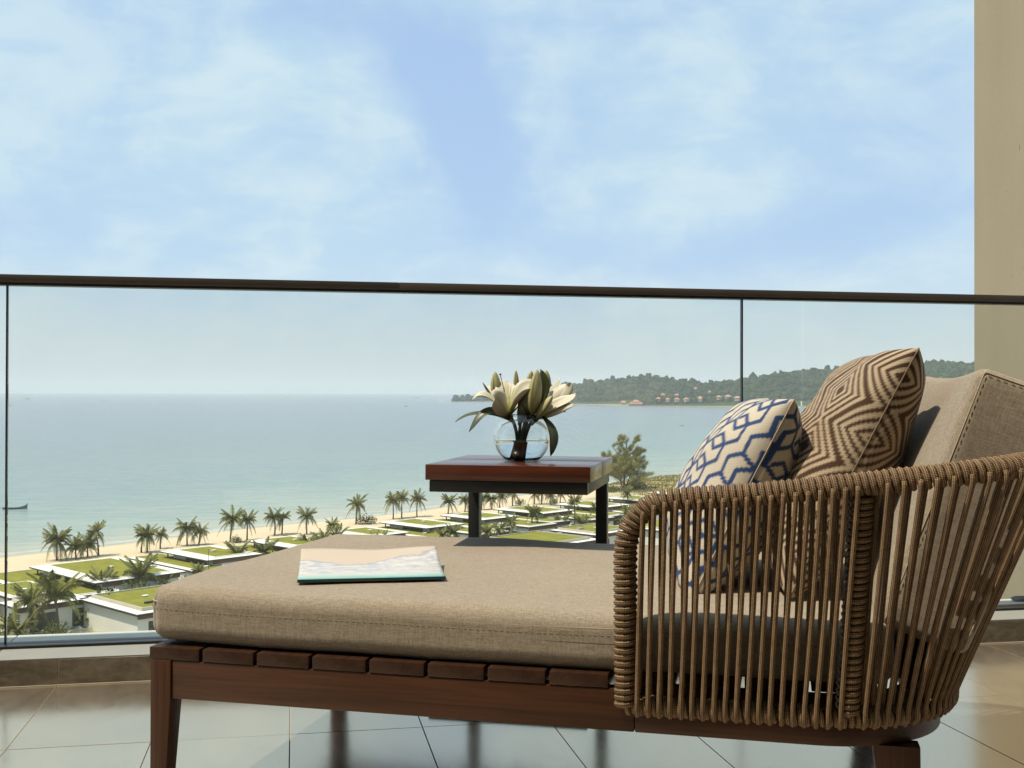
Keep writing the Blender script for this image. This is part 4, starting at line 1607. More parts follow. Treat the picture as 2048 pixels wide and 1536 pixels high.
petal(La, [(-30, -10, 44), (-84, -34, 90), (-108, -44, 58), (-134, -50, 14)], 12, 4, (-0.5, -0.8, 0.5), mat=M_leaf, name='leaf')
bud(La, [(-66, 30, 96), (-70, 34, 126), (-70, 38, 168)], 14)
petal(La, [(-80, 10, 108), (-92, 14, 122), (-102, 20, 140)], 2.5, 1, (0, -1, 0.2), mat=M_leaf, name='leaf')
# --- stem with the buds in the middle
Lb = lily('lily with tall closed greenish buds standing in the middle of the vase')
stem(Lb, [(-6, 2, -50), (-2, 2, -5), (6, 0, 30), (18, -6, 62)], 6.5, 7.0)
stem(Lb, [(-22, 4, -46), (-4, 4, 0), (-4, 8, 40), (-2, 10, 70)], 4.2, 4.0)
bud(Lb, [(24, -40, 58), (30, -44, 110), (38, -42, 172)], 18)
bud(Lb, [(-14, 40, 96), (-16, 42, 130), (-16, 44, 172)], 8)
bud(Lb, [(14, 40, 100), (18, 42, 140), (25, 42, 170)], 11)
bud(Lb, [(52, 30, 90), (64, 34, 130), (62, 34, 172)], 14)
petal(Lb, [(20, -18, 40), (-2, -36, 66), (10, -46, 92), (30, -48, 110)], 26, -8, (-0.3, -1, 0.3), mat=M_leaf, name='leaf')
petal(Lb, [(18, -8, 46), (60, -10, 110), (66, -6, 140), (46, 0, 174)], 14, 5, (0.2, -1, 0.2), mat=M_leaf, name='leaf')
petal(Lb, [(-10, -14, 30), (-4, -30, 60), (0, -36, 80)], 15, -5, (-0.5, -1, 0.3), mat=M_leaf, name='leaf')
petal(Lb, [(4, -36, 100), (16, -48, 124), (46, -52, 136)], 4, 1, (0, -1, 0.6), mat=M_leaf, name='leaf')
# --- stem with the half open flower on the right
Lc = lily('white lily with a half open bloom leaning to the right of the vase')
stem(Lc, [(2, 6, -48), (4, 4, -10), (14, 0, 30), (34, -6, 54)], 4.2, 4.6)
hf = empty('half_open_flower', (0, 0, 0))
hf.parent = Lc
C0 = (30, -10, 46)
petal(hf, [C0, (50, 4, 84), (80, 10, 118), (98, 12, 152)], 11, 5, (-0.6, -0.8, 0.4))
petal(hf, [C0, (56, -8, 84), (90, -6, 124), (112, -8, 134), (124, -10, 118)], 19, -8, (-0.5, -0.9, 0.4))
petal(hf, [C0, (66, -14, 74), (104, -14, 104), (130, -16, 132), (118, -20, 140)], 16, -8, (-0.3, -0.9, 0.5))
petal(hf, [C0, (60, -30, 66), (92, -34, 92), (126, -36, 96), (134, -30, 112)], 17, 7, (-0.4, -0.7, 0.7))
petal(hf, [C0, (64, -34, 56), (96, -46, 78), (118, -48, 84), (132, -46, 82)], 12, -5, (0.1, -0.8, 0.7))
bud(hf, [(36, -38, 46), (58, -44, 78), (76, -44, 106)], 12)
petal(Lc, [(44, -20, 56), (56, -40, 46), (84, -58, 20), (84, -62, -8), (71, -60, -46)], 15, 5, (0.6, -0.7, 0.3), mat=M_leaf, name='leaf', peak=0.6)
petal(Lc, [(48, -6, 58), (80, -10, 78), (112, -14, 64)], 7, 2, (0, -0.7, 0.7), mat=M_leaf, name='leaf')
petal(Lc, [(24, -20, 30), (44, -36, 62), (66, -44, 100)], 9, -3, (-0.2, -1, 0.3), mat=M_leaf, name='leaf')

# ------------------------------------------------------------------ rag on the ledge
rr_ = np.random.default_rng(4)
V, F = ico(4)
V = V * np.array([0.085, 0.024, 0.011])
V += 0.004 * np.sin(V[:, [0]] * 70 + 2 * np.sin(V[:, [1]] * 90)) * np.array([[0.2, 0.6, 0.8]])
V[:, 2] = np.maximum(V[:, 2], -0.006)
rag = mesh_obj('rag', V, F, plain('blue_grey_cloth', (0.12, 0.14, 0.155), 0.9, 0.25, 40), None, loc=(2.462, 3.385, 0.081), rot=(0, 0, R(-6)))
tag(rag, 'crumpled blue grey rag lying on the ledge beyond the glass', 'rag')
# ------------------------------------------------------------------ villas with planted roofs
M_white = plain('white_render', (0.74, 0.72, 0.66), 0.8, 0.08, 0.5)
M_roofw = plain('white_roofing', (0.78, 0.74, 0.68), 0.85, 0.10, 0.35)
M_fascia = plain('dark_fascia', (0.035, 0.032, 0.030), 0.6, 0.2, 1)
M_board = plain('brown_boarding', (0.14, 0.072, 0.042), 0.65, 0.25, 2)
M_beige = plain('beige_parapet', (0.50, 0.44, 0.36), 0.85, 0.12, 0.6)
M_pane = plain('window_glass', (0.035, 0.05, 0.05), 0.12, 0.2, 1)
M_deck = plain('pale_terrace', (0.60, 0.60, 0.57), 0.7, 0.1, 0.5)


def lawn_material():
    m, t, p = new_mat('roof_grass')
    co = t.node('ShaderNodeTexCoord').outputs['Object']
    n1 = t.noise(co, 0.45, 5, 0.6)
    n2 = t.noise(t.mapping(co, scale=(2.2, 0.35, 1)), 1.0, 4, 0.6)
    n3 = t.noise(co, 9.0, 3, 0.6)
    f = t.math('ADD', t.math('MULTIPLY', n1, 0.45), t.math('ADD', t.math('MULTIPLY', n2, 0.35), t.math('MULTIPLY', n3, 0.2)))
    t.put(p.inputs['Base Color'], t.mix(t.smooth(f, 0.3, 0.7), (0.16, 0.163, 0.024), (0.275, 0.262, 0.052)))
    p.inputs['Roughness'].default_value = 0.95
    p.inputs['Specular IOR Level'].default_value = 0.1
    b = t.node('ShaderNodeBump')
    b.inputs['Strength'].default_value = 0.5
    b.inputs['Distance'].default_value = 0.08
    t.put(b.inputs['Height'], n3)
    t.put(p.inputs['Normal'], b.outputs[0])
    return m


M_lawn = lawn_material()
V_RZ = R(36)


def bx(o, name, mat, x0, x1, y0, y1, z0, z1, bevel=0.0):
    return Geo().box(x0, x1, y0, y1, z0, z1).obj(name, mat, o, bevel=bevel)


def frame_roof(o, x0, x1, y0, y1, zb, zt, inset, mat_top, lawn=True, kerb_h=0.14, kerb_mat=None, ins2=None):
    """roof slab with dark edge, raised kerb and a lawn set into it"""
    bx(o, 'roof_edge', M_fascia, x0, x1, y0, y1, zb, zt - 0.06)
    s = bx(o, 'roof_slab', mat_top, x0 + 0.01, x1 - 0.01, y0 + 0.01, y1 - 0.01, zt - 0.058, zt)
    if not lawn:
        return s
    a, b_ = (inset, inset) if ins2 is None else (inset, ins2)
    lx0, lx1, ly0, ly1 = x0 + a, x1 - b_, y0 + b_, y1 - a * 0.6
    km_ = kerb_mat or mat_top
    for (q0, q1, q2, q3) in ((lx0 - 0.22, lx0, ly0 - 0.22, ly1 + 0.22), (lx1, lx1 + 0.22, ly0 - 0.22, ly1 + 0.22), (lx0, lx1, ly0 - 0.22, ly0), (lx0, lx1, ly1, ly1 + 0.22)):
        bx(o, 'kerb', km_, q0, q1, q2, q3, zt, zt + kerb_h)
    bx(o, 'roof_lawn', M_lawn, lx0, lx1, ly0, ly1, zt, zt + kerb_h * 0.6)
    return lx0, lx1, ly0, ly1


def vent(o, x, y, z):
    v = bx(o, 'roof_vent', M_white, x - 0.3, x + 0.3, y - 0.22, y + 0.22, z, z + 0.22)
    bx(v, 'vent_cap', M_roofw, x - 0.38, x + 0.38, y - 0.3, y + 0.3, z + 0.222, z + 0.27)


def window(o, axis, at, a0, a1, z0, z1, n=2):
    """window in a wall; axis 'x' means the wall faces -x"""
    g_ = Geo()
    if axis == 'x':
        f = bx(o, 'window', M_fascia, at - 0.04, at + 0.02, a0, a1, z0, z1)
        wd = (a1 - a0) / n
        for i in range(n):
            bx(f, 'pane', M_pane, at - 0.055, at - 0.042, a0 + i * wd + 0.06, a0 + (i + 1) * wd - 0.06, z0 + 0.06, z1 - 0.06)
    else:
        f = bx(o, 'window', M_fascia, a0, a1, at - 0.04, at + 0.02, z0, z1)
        wd = (a1 - a0) / n
        for i in range(n):
            bx(f, 'pane', M_pane, a0 + i * wd + 0.06, a0 + (i + 1) * wd - 0.06, at - 0.055, at - 0.042, z0 + 0.06, z1 - 0.06)


def villa(x, y, la, lb, low, label, pav=True, group='villas along the beach', ptop=4.55, seed=0):
    r_ = random.Random(seed)
    o = tag(empty('villa', (x, y, GZ - 0.15), V_RZ), label, 'villa', group)
    lx, ly, llb, lla, lz = low
    # lower block with its roof lawn
    bx(o, 'wall', M_white, lx + 0.3, lx + llb - 0.2, ly + 0.35, ly + lla - 0.3, 0.0, lz - 0.36)
    frame_roof(o, lx, lx + llb, ly, ly + lla, lz - 0.36, lz, 0.75, M_roofw, ins2=0.75)
    bx(o, 'fascia_board', M_board, lx + 0.25, lx + llb - 0.1, ly + 0.12, ly + 0.33, lz - 0.85, lz - 0.365)
    window(o, 'y', ly + 0.35, lx + 1.2, lx + min(llb - 1.0, 4.4), 0.3, 2.4, 2)
    window(o, 'x', lx + 0.3, ly + 2.0, ly + 5.0, 0.4, 2.3, 2)
    vent(o, lx + llb * 0.45, ly + lla * r_.uniform(0.25, 0.35), lz + 0.09)
    # white terrace in front of the pavilion
    bx(o, 'terrace', M_deck, lx + llb, lb + 0.4, ly + 1.2, 0.4, 0.0, 0.9)
    if pav:
        bx(o, 'wall', M_white, 1.45, lb - 0.9, 0.55, la - 1.6, 0.0, ptop - 0.24)
        frame_roof(o, 0.0, lb, 0.0, la, ptop - 0.23, ptop, 2.4, M_roofw, ins2=1.7)
        bx(o, 'fascia_board', M_board, 1.3, lb - 0.8, 0.30, 0.54, ptop - 0.78, ptop - 0.235)
        window(o, 'x', 1.45, 2.6, la - 5.5, lz + 0.12, ptop - 0.36, 3)
        bx(o, 'post', M_fascia, 0.7, 0.86, la - 1.2, la - 1.04, 0.0, ptop - 0.235)
        vent(o, lb * 0.55, la * 0.5, ptop + 0.085)
    return o


ROW = [(-26.5, 160.0, 20.5, 13.8, (-5.8, -1.5, 9.0, 26.5, 3.35), 'largest beach villa, with a wide square roof lawn behind the big palm at lower left'),
       (-13.1, 178.4, 14.2, 10.0, (-3.4, -6.9, 6.6, 25.0, 3.45), 'beach villa with a square roof lawn just left of the two dark garden palms'),
       (-0.5, 190.1, 13.0, 10.0, (-4.0, -6.0, 6.8, 21.0, 3.45), 'beach villa with a square roof lawn directly behind the magazine'),
       (12.7, 201.7, 12.0, 10.4, (-4.0, -6.0, 6.8, 20.0, 3.45), 'beach villa showing its roof just above the far left corner of the seat cushion'),
       (24.8, 213.2, 14.0, 10.2, (-4.0, -6.0, 6.8, 20.0, 3.45), 'beach villa with a square roof lawn immediately left of the left table leg'),
       (37.6, 224.8, 12.6, 11.0, (-4.0, -6.0, 6.8, 20.0, 3.45), 'beach villa partly hidden by the left table leg'),
       (51.8, 233.9, 14.4, 11.5, (-4.0, -6.0, 6.8, 20.0, 3.45), 'beach villa framed between the two table legs, its overhanging roof complete'),
       (67.1, 243.3, 13.0, 11.8, (-4.0, -6.0, 6.8, 20.0, 3.45), 'beach villa partly hidden by the right table leg'),
       (83.2, 255.5, 14.0, 11.0, (-4.0, -6.0, 6.8, 20.0, 3.45), 'beach villa at the foot of the tall feathery tree, right of the table'),
       (98.5, 267.5, 14.0, 11.0, (-4.0, -6.0, 6.8, 20.0, 3.45), 'farthest beach villa, its roof edge just above the basket arm corner')]
for i, (x, y, la, lb, low, lab) in enumerate(ROW):
    villa(x, y, la, lb, low, lab, seed=i)
# second row: lower flat blocks between the pavilions and the near villas
for i, (x, y, lla, llb, lab) in enumerate(((46.3, 220.1, 10.5, 8.6, 'low white block with brown edged lawn roof below the villa between the table legs'),
                                           (61.5, 229.6, 10.5, 8.6, 'low white block with lawn roof just left of the right table leg'),
                                           (75.5, 239.6, 10.0, 8.0, 'low white block with lawn roof just right of the right table leg'),
                                           (34.6, 209.8, 9.5, 8.2, 'low white block behind the thin palms right of the left table leg'),
                                           (-36.5, 156.5, 11.0, 7.6, 'low white block with lawn roof at the left edge of the glass'))):
    villa(x, y, 1, 0.5, (0.0, 0.0, llb, lla, 3.5), lab, pav=False, group='low blocks behind the beach villas', seed=20 + i)


def near_villa(x, y, la, lb, label, seed=0, z=3.75, skew=0.0):
    o = tag(empty('villa', (x, y, GZ - 0.15), V_RZ), label, 'villa', 'near villas with bare parapets')
    bx(o, 'wall', M_white, 0.55, lb - 0.5, 0.9, la - 0.4, 0.0, z - 0.32)
    r_ = frame_roof(o, 0.0, lb, 0.0, la, z - 0.31, z, 1.6, M_roofw, kerb_h=0.42, kerb_mat=M_beige, ins2=1.6)
    bx(o, 'fascia_board', M_board, 0.5, lb - 0.45, 0.55, 0.88, z - 0.80, z - 0.315)
    window(o, 'y', 0.9, 2.0, 5.5, 0.2, 2.5, 3)
    window(o, 'y', 0.9, 7.5, 10.5, 0.2, 2.5, 3)
    return o, r_


def planter(o, x, y, z, seed):
    p_ = bx(o, 'roof_planter', M_beige, x - 0.75, x + 0.75, y - 0.3, y + 0.3, z, z + 0.4)
    r_ = np.random.default_rng(seed)
    V_, F_ = leaf_cloud(r_, 90, (0.75, 0.32, 0.22), 0.16)
    V_ = V_ + np.array((x, y, z + 0.5))
    mesh_obj('foliage', V_, F_, M_shrub, p_, smooth=False)


def leaf_cloud(r_, n, rad, size, hollow=0.3, up=0.4):
    """n small leaf quads spread through an ellipsoid"""
    d = r_.standard_normal((n, 3))
    d /= np.linalg.norm(d, axis=1)[:, None]
    rr = (hollow + (1 - hollow) * r_.uniform(0, 1, n) ** 0.45)[:, None]
    c = d * rr * np.array(rad)
    a = r_.standard_normal((n, 3)) + d * 0.8 + np.array((0, 0, up))
    a /= np.linalg.norm(a, axis=1)[:, None]
    b = np.cross(a, r_.standard_normal((n, 3)))
    b /= np.linalg.norm(b, axis=1)[:, None]
    s = (size * r_.uniform(0.35, 0.85, n))[:, None]
    V_ = np.stack([c, c + a * s * 0.5 + b * s * 0.28, c + a * s, c + a * s * 0.5 - b * s * 0.28], 1).reshape(-1, 3)
    F_ = np.arange(n * 4).reshape(n, 4)
    return V_, F_


def foliage_material(name, dark, light, scale=0.8):
    m, t, p = new_mat(name)
    oi = t.node('ShaderNodeObjectInfo')
    geo = t.node('ShaderNodeNewGeometry')
    co = t.node('ShaderNodeTexCoord').outputs['Object']
    n = t.noise(co, scale, 4, 0.6)
    f = t.math('ADD', t.math('MULTIPLY', n, 0.6), t.math('MULTIPLY', geo.outputs['Random Per Island'], 0.4))
    f = t.math('ADD', f, t.math('MULTIPLY', t.math('SUBTRACT', oi.outputs['Random'], 0.5), 0.35))
    t.put(p.inputs['Base Color'], t.mix(t.smooth(f, 0.2, 0.8), dark, light))
    p.inputs['Roughness'].default_value = 0.6
    p.inputs['Specular IOR Level'].default_value = 0.3
    return m


M_shrub = foliage_material('shrub_leaves', (0.045, 0.065, 0.014), (0.16, 0.19, 0.04))

o, r_ = near_villa(-18.5, 140.8, 15.2, 17.0, 'nearest white villa with a lawn roof beside the corner of the seat cushion')
vent(o, 6.0, 9.0, 3.9)
vent(o, 9.0, 6.5, 3.9)
bx(o, 'roof_hatch', M_fascia, 3.4, 5.6, 4.2, 4.6, 4.0, 4.25)
o, r_ = near_villa(42.5, 188.9, 15.4, 15.5, 'near villa with lawn roof and planter box, below the table between its legs')
planter(o, 14.6, 9.5, 3.75, 3)
bx(o, 'terrace', M_deck, 6.0, 15.0, -5.5, -0.1, 0, 3.0)
o, r_ = near_villa(55.5, 203.7, 11.2, 13.6, 'near villa with lawn roof crossed by the right table leg')
planter(o, 3.0, 6.0, 4.0, 4)
vent(o, 7.0, 5.5, 3.9)
o, r_ = near_villa(70.5, 207.3, 12.5, 14.0, 'near white villa seen through the first ropes of the basket')
o, r_ = near_villa(-33.6, 147.5, 5.5, 9.5, 'white villa with a dark window at the left edge, below the small roof lawn')
window(o, 'x', 0.55, 1.6, 3.6, 0.3, 2.6, 2)

# ------------------------------------------------------------------ palms
M_frond = foliage_material('palm_frond', (0.058, 0.066, 0.014), (0.27, 0.265, 0.07), 0.5)
M_dry = plain('dry_frond', (0.17, 0.12, 0.055), 0.8, 0.3, 2)
M_trunk = plain('palm_trunk', (0.11, 0.085, 0.055), 0.9, 0.3, 4)


def frond_mesh(name, L, rise, droop, width, n, mat, seed):
    r_ = np.random.default_rng(seed)
    t_ = np.linspace(0, 1, 14)
    S = np.stack([L * (0.92 * t_ - 0.10 * t_ ** 3), np.zeros(14), L * (rise * t_ - droop * t_ ** 2.2)], 1)
    g = Geo()
    g.tube(S, np.linspace(0.045, 0.008, 14), 4)
    T = np.gradient(S, axis=0)
    T /= np.linalg.norm(T, axis=1)[:, None]
    for i in range(n):
        f = 0.10 + 0.90 * i / (n - 1)
        p = np.array([np.interp(f, t_, S[:, k_]) for k_ in range(3)])
        tg = np.array([np.interp(f, t_, T[:, k_]) for k_ in range(3)])
        l_ = width * math.sin(math.pi * min(1, 0.16 + 0.80 * f)) ** 0.7 * r_.uniform(0.85, 1.1)
        for s in (-1, 1):
            d = tg * r_.uniform(0.35, 0.65) + np.array((0, s, 0)) * 0.85 + np.array((0, 0, -r_.uniform(0.15, 0.55)))
            d /= np.linalg.norm(d)
            wv = np.cross(d, tg)
            wv = tg * 0.030 + wv * 0.012
            mid = p + d * l_ * 0.55
            tip = p + d * l_ + np.array((0, 0, -l_ * 0.22))
            k0 = g.n
            g.add([p - wv * 0.5, p + wv * 0.5, mid + wv * 0.55, tip, mid - wv * 0.55], [(0, 1, 2, 4), (4, 2, 3)])
    return make_mesh(name, np.vstack(g.V), g.F, mat, False)


FR = [frond_mesh('frond', 1.0, 0.95, 0.50, 0.27, 26, M_frond, 1), frond_mesh('frond', 1.0, 0.62, 0.75, 0.28, 26, M_frond, 2), frond_mesh('frond', 1.0, 0.35, 0.95, 0.28, 26, M_frond, 3),
      frond_mesh('frond', 1.0, 1.25, 0.42, 0.20, 26, M_frond, 4), frond_mesh('frond', 1.0, 0.05, 1.05, 0.26, 24, M_frond, 5)]
FRD = frond_mesh('frond', 1.0, -0.25, 0.9, 0.2, 16, M_dry, 6)


def trunk_mesh(h, bend, seed):
    t_ = np.linspace(0, 1, 10)
    S = np.stack([bend * t_ ** 2, 0.3 * bend * np.sin(t_ * 3), h * t_], 1)
    g = Geo().tube(S, 0.17 - 0.05 * t_ + 0.06 * (t_ < 0.05), 7)
    g.tube(S[-1] + np.array([(0, 0, -0.35), (0, 0, 0.0), (0, 0, 0.25)]), [0.13, 0.24, 0.08], 7)
    return make_mesh('trunk', np.vstack(g.V), g.F, M_trunk, True), S[-1]


def gz_at(x, y):
    d = -float(shore_dist(np.array([[x, y]]))[0])
    z = float(np.interp(d, [-30, -6, 0, 4, 14, 24], [SEA_Z - 1.6, SEA_Z - 0.45, SEA_Z + 0.02, SEA_Z + 0.35, GZ - 0.35, GZ]))
    return z - 0.1


def palm(x, y, H_, label, group, spread=2.6, nf=15, seed=0, lean=None, dry=1, upright=0.0):
    r_ = random.Random(seed * 77 + 5)
    spread *= 0.98
    th_ = max(0.5, H_ - spread * 0.86)
    o = tag(empty('palm_tree', (x, y, gz_at(x, y)), r_.uniform(0, 6.28)), label, 'palm tree', group)
    tm, top = trunk_mesh(th_, r_.uniform(-0.5, 0.5) if lean is None else lean, seed)
    link('trunk', tm, o)
    for i in range(nf):
        f = i / nf
        if r_.random() < upright + 0.12 or f > 0.86:
            me = FR[3]
        else:
            me = FR[0] if f > 0.55 else FR[1] if f > 0.28 else r_.choice((FR[2], FR[4]))
        if i < dry:
            me = FRD
        L = spread * r_.uniform(0.82, 1.15)
        fr_ = link('frond', me, o, tuple(top + np.array((0, 0, 0.12 + 0.10 * f))), (r_.uniform(-0.25, 0.25), r_.uniform(-0.14, 0.14), i * 2.399 + r_.uniform(-0.25, 0.25)), (L, L, L))
    return o


BEACH_PALMS = [(-42.1, 214.3, 6.2, 3.4, 'tall beach palm farthest left, with one long frond sweeping left over the water'), (-38.9, 214.9, 4.2, 2.6, 'short bushy beach palm right of the farthest left tall one'),
               (-37.3, 217.1, 4.2, 2.5, 'short beach palm tucked left of the slim tall palm'), (-35.7, 218.8, 6.2, 2.4, 'slim tall beach palm standing against the water at far left'),
               (-28.4, 221.4, 4.8, 2.2, 'left twin of the palm pair behind the largest villa'), (-27.3, 221.2, 5.2, 2.6, 'right twin of the palm pair behind the largest villa'), (-25.5, 226.4, 4.0, 1.8, 'small dark palm right of the palm pair behind the largest villa'),
               (-20.8, 229.9, 5.8, 3.1, 'broad dense beach palm behind the second villa'), (-18.7, 231.0, 4.4, 2.2, 'dark drooping palm touching the broad dense beach palm'),
               (-12.7, 233.0, 7.0, 3.0, 'tall full crowned beach palm with a bare straight trunk, behind the third villa'), (-9.5, 235.5, 6.0, 2.5, 'slim beach palm right of the tall full crowned one'),
               (-4.1, 242.7, 5.8, 2.5, 'left of the two touching palms above the daybed cushion'), (-2.6, 244.2, 5.2, 2.3, 'right of the two touching palms above the daybed cushion'), (2.6, 243.3, 5.7, 2.6, 'single thick beach palm above the magazine'),
               (13.9, 259.7, 6.8, 2.8, 'tall beach palm with a round bush at its foot, left of the table'),
               (23.4, 270.5, 6.8, 2.9, 'leftmost of the three tall palms left of the table'), (25.6, 272.3, 6.6, 2.4, 'middle one of the three tall palms left of the table'), (29.5, 273.8, 6.4, 2.6, 'rightmost of the three tall palms left of the table'),
               (37.9, 279.3, 5.2, 2.7, 'drooping brownish palm under the left end of the table'), (42.8, 283.2, 4.6, 2.2, 'palm half behind the left table leg'),
               (47.8, 287.3, 5.2, 2.5, 'first beach palm right of the left table leg'), (50.3, 286.9, 4.2, 2.2, 'second beach palm right of the left table leg'), (52.7, 287.7, 5.0, 2.2, 'third beach palm right of the left table leg'),
               (57.2, 293.5, 5.6, 2.8, 'widest beach palm under the middle of the table'), (64.0, 297.7, 4.6, 2.4, 'first palm of the row under the right part of the table'), (66.0, 297.4, 4.8, 2.2, 'second palm of the row under the right part of the table'),
               (67.9, 294.3, 4.3, 2.2, 'third palm of the row under the right part of the table'), (71.6, 299.2, 4.2, 2.2, 'last palm of the row beside the right table leg'), (8.1, 249.3, 2.6, 2.0, 'low stemless palm on the sand behind the fourth villa')]
for i, (x, y, h, s, lab) in enumerate(BEACH_PALMS):
    palm(x, y, h, lab, 'palms along the beach', s * 1.02, 26, i + 1, dry=2 if i in (8, 18) else 1)

GARDEN_PALMS = [(-26.9, 138.6, 9.2, 3.5, 'largest garden palm, in front of the big villa at lower left'), (-30.2, 141.0, 7.6, 2.7, 'dark garden palm left of the largest one'), (-31.8, 139.4, 4.9, 3.0, 'yellowish garden palm in the bottom left corner'),
                (-26.0, 163.1, 5.6, 2.6, 'garden palm at the near corner of the largest beach villa'), (-21.2, 164.5, 7.0, 3.0, 'drooping garden palm between the largest beach villa and the nearest villa'), (-18.4, 167.0, 4.2, 2.4, 'low garden palm right of the drooping one behind the nearest villa'),
                (-14.3, 174.0, 4.6, 1.6, 'small spiky garden palm at the seat cushion edge'), (-8.6, 186.2, 6.2, 2.5, 'left of the two dark garden palms beside the daybed'), (-5.0, 189.0, 6.0, 2.5, 'right of the two dark garden palms beside the daybed'),
                (2.5, 199.0, 5.4, 2.3, 'first low garden palm rising behind the seat cushion'), (5.0, 198.0, 6.2, 2.3, 'second low garden palm rising behind the seat cushion'), (7.6, 201.0, 6.4, 2.2, 'third low garden palm rising behind the seat cushion'),
                (15.3, 205.0, 4.9, 1.9, 'garden palm with only its top above the far cushion corner'), (29.5, 206.5, 5.8, 1.9, 'garden palm just left of the left table leg'), (27.2, 207.5, 5.0, 1.8, 'low garden palm left of the left table leg'),
                (34.6, 203.5, 6.0, 1.8, 'first of the upright palms right of the left table leg'), (37.6, 206.0, 6.0, 1.8, 'second of the upright palms right of the left table leg'), (40.6, 208.0, 7.2, 1.9, 'third of the upright palms right of the left table leg'),
                (48.2, 226.5, 7.0, 1.9, 'left one of the thin pair of palms between the table legs'), (49.4, 226.5, 6.6, 1.7, 'right one of the thin pair of palms between the table legs'),
                (59.2, 233.5, 8.6, 2.3, 'tallest garden palm left of the right table leg'), (55.8, 231.0, 4.4, 2.3, 'first low arching palm left of the right table leg'), (59.4, 230.0, 4.4, 2.4, 'second low arching palm left of the right table leg'),
                (66.5, 243.5, 5.6, 1.9, 'slim palm touching the right table leg'), (79.5, 261.0, 7.4, 2.0, 'palm with a yellow tuft in front of the tall feathery tree'), (70.5, 232.5, 6.0, 2.2, 'upright palm beside the basket arm corner'), ]
for i, (x, y, h, s, lab) in enumerate(GARDEN_PALMS):
    palm(x, y, h, lab, 'palms among the villas', s * 1.04, 24, i + 60, upright=0.22)

# ------------------------------------------------------------------ shrubs
SH = []
for k_ in range(3):
    r_ = np.random.default_rng(50 + k_)
    g = Geo()
    for (cx, cy, cz, rr) in ((0, 0, 0.55, 0.7), (0.55, 0.2, 0.4, 0.5), (-0.5, -0.1, 0.45, 0.55), (0.1, -0.45, 0.35, 0.45)):
        V_, F_ = leaf_cloud(r_, 130, (rr, rr, rr * 0.75), 0.26)
        g.add(V_ + np.array((cx, cy, cz)), F_)
    fol = make_mesh('foliage', np.vstack(g.V), g.F, M_shrub, False)
    st = Geo()
    for a in range(4):
        st.tube(np.array([(0, 0, 0), (0.18 * math.cos(a * 1.6), 0.18 * math.sin(a * 1.6), 0.3), (0.4 * math.cos(a * 1.6), 0.4 * math.sin(a * 1.6), 0.6)]), [0.04, 0.03, 0.015], 5)
    SH.append((fol, make_mesh('stems', np.vstack(st.V), st.F, M_trunk, True)))


def shrub(x, y, s, label, k_, group='shrubs in the villa gardens'):
    o = tag(empty('shrub', (x, y, gz_at(x, y))), label, 'shrub', group)
    o.rotation_euler = (0, 0, rng.uniform(0, 6.28))
    for me, nm in zip(SH[k_ % 3], ('foliage', 'stems')):
        link(nm, me, o, scale=(s, s, s * rng.uniform(0.85, 1.15)))


SHRUBS = [(-27.6, 140.9, 2.1, 'round bright green shrub at the foot of the largest garden palm'), (-16.8, 169.5, 3.7, 'shrub behind the lawn roof of the nearest villa'), (-21.8, 158.6, 3.9, 'shrub below the near corner of the largest beach villa'),
          (-24.4, 155.0, 4.0, 'dark shrub right of the largest garden palm'), (16.3, 259.6, 2.6, 'round bush at the foot of the tall beach palm left of the table'), (62.5, 232.6, 3.9, 'shrub right of the low arching palms'),
          (8.8, 252.5, 1.5, 'small bush on the sand behind the fourth villa'), (-11.5, 232.2, 1.3, 'small bush at the foot of the tall full crowned palm'), (72.5, 236.8, 3.1, 'shrub left of the basket arm corner'), (-34.8, 146.3, 1.5, 'leafy shrub against the villa wall at the left edge'), (59.8, 296.0, 1.6, 'dry bush on the sand under the middle of the table'), (69.6, 297.5, 1.6, 'dry bush on the sand near the right table leg')]
SHRUBS += [(-19.6, 163.2, 4.0, 'shrub at the foot of the drooping garden palm behind the nearest villa'), (-29.0, 147.5, 2.0, 'shrub right of the white villa at the left edge'), (-6.6, 187.6, 3.9, 'dark shrub at the foot of the two dark garden palms'),
           (-3.0, 191.2, 3.3, 'shrub right of the two dark garden palms'), (42.0, 219.5, 3.1, 'shrub by the brown edged block between the table legs'), (78.0, 258.5, 3.9, 'shrub under the palm with the yellow tuft'),
           (93.5, 326.0, 2.6, 'shrub at the left foot of the tall feathery tree'), (104.0, 333.0, 2.8, 'shrub at the right foot of the tall feathery tree'), ]
for i, (x, y, s, lab) in enumerate(SHRUBS):
    shrub(x, y, s, lab, i)

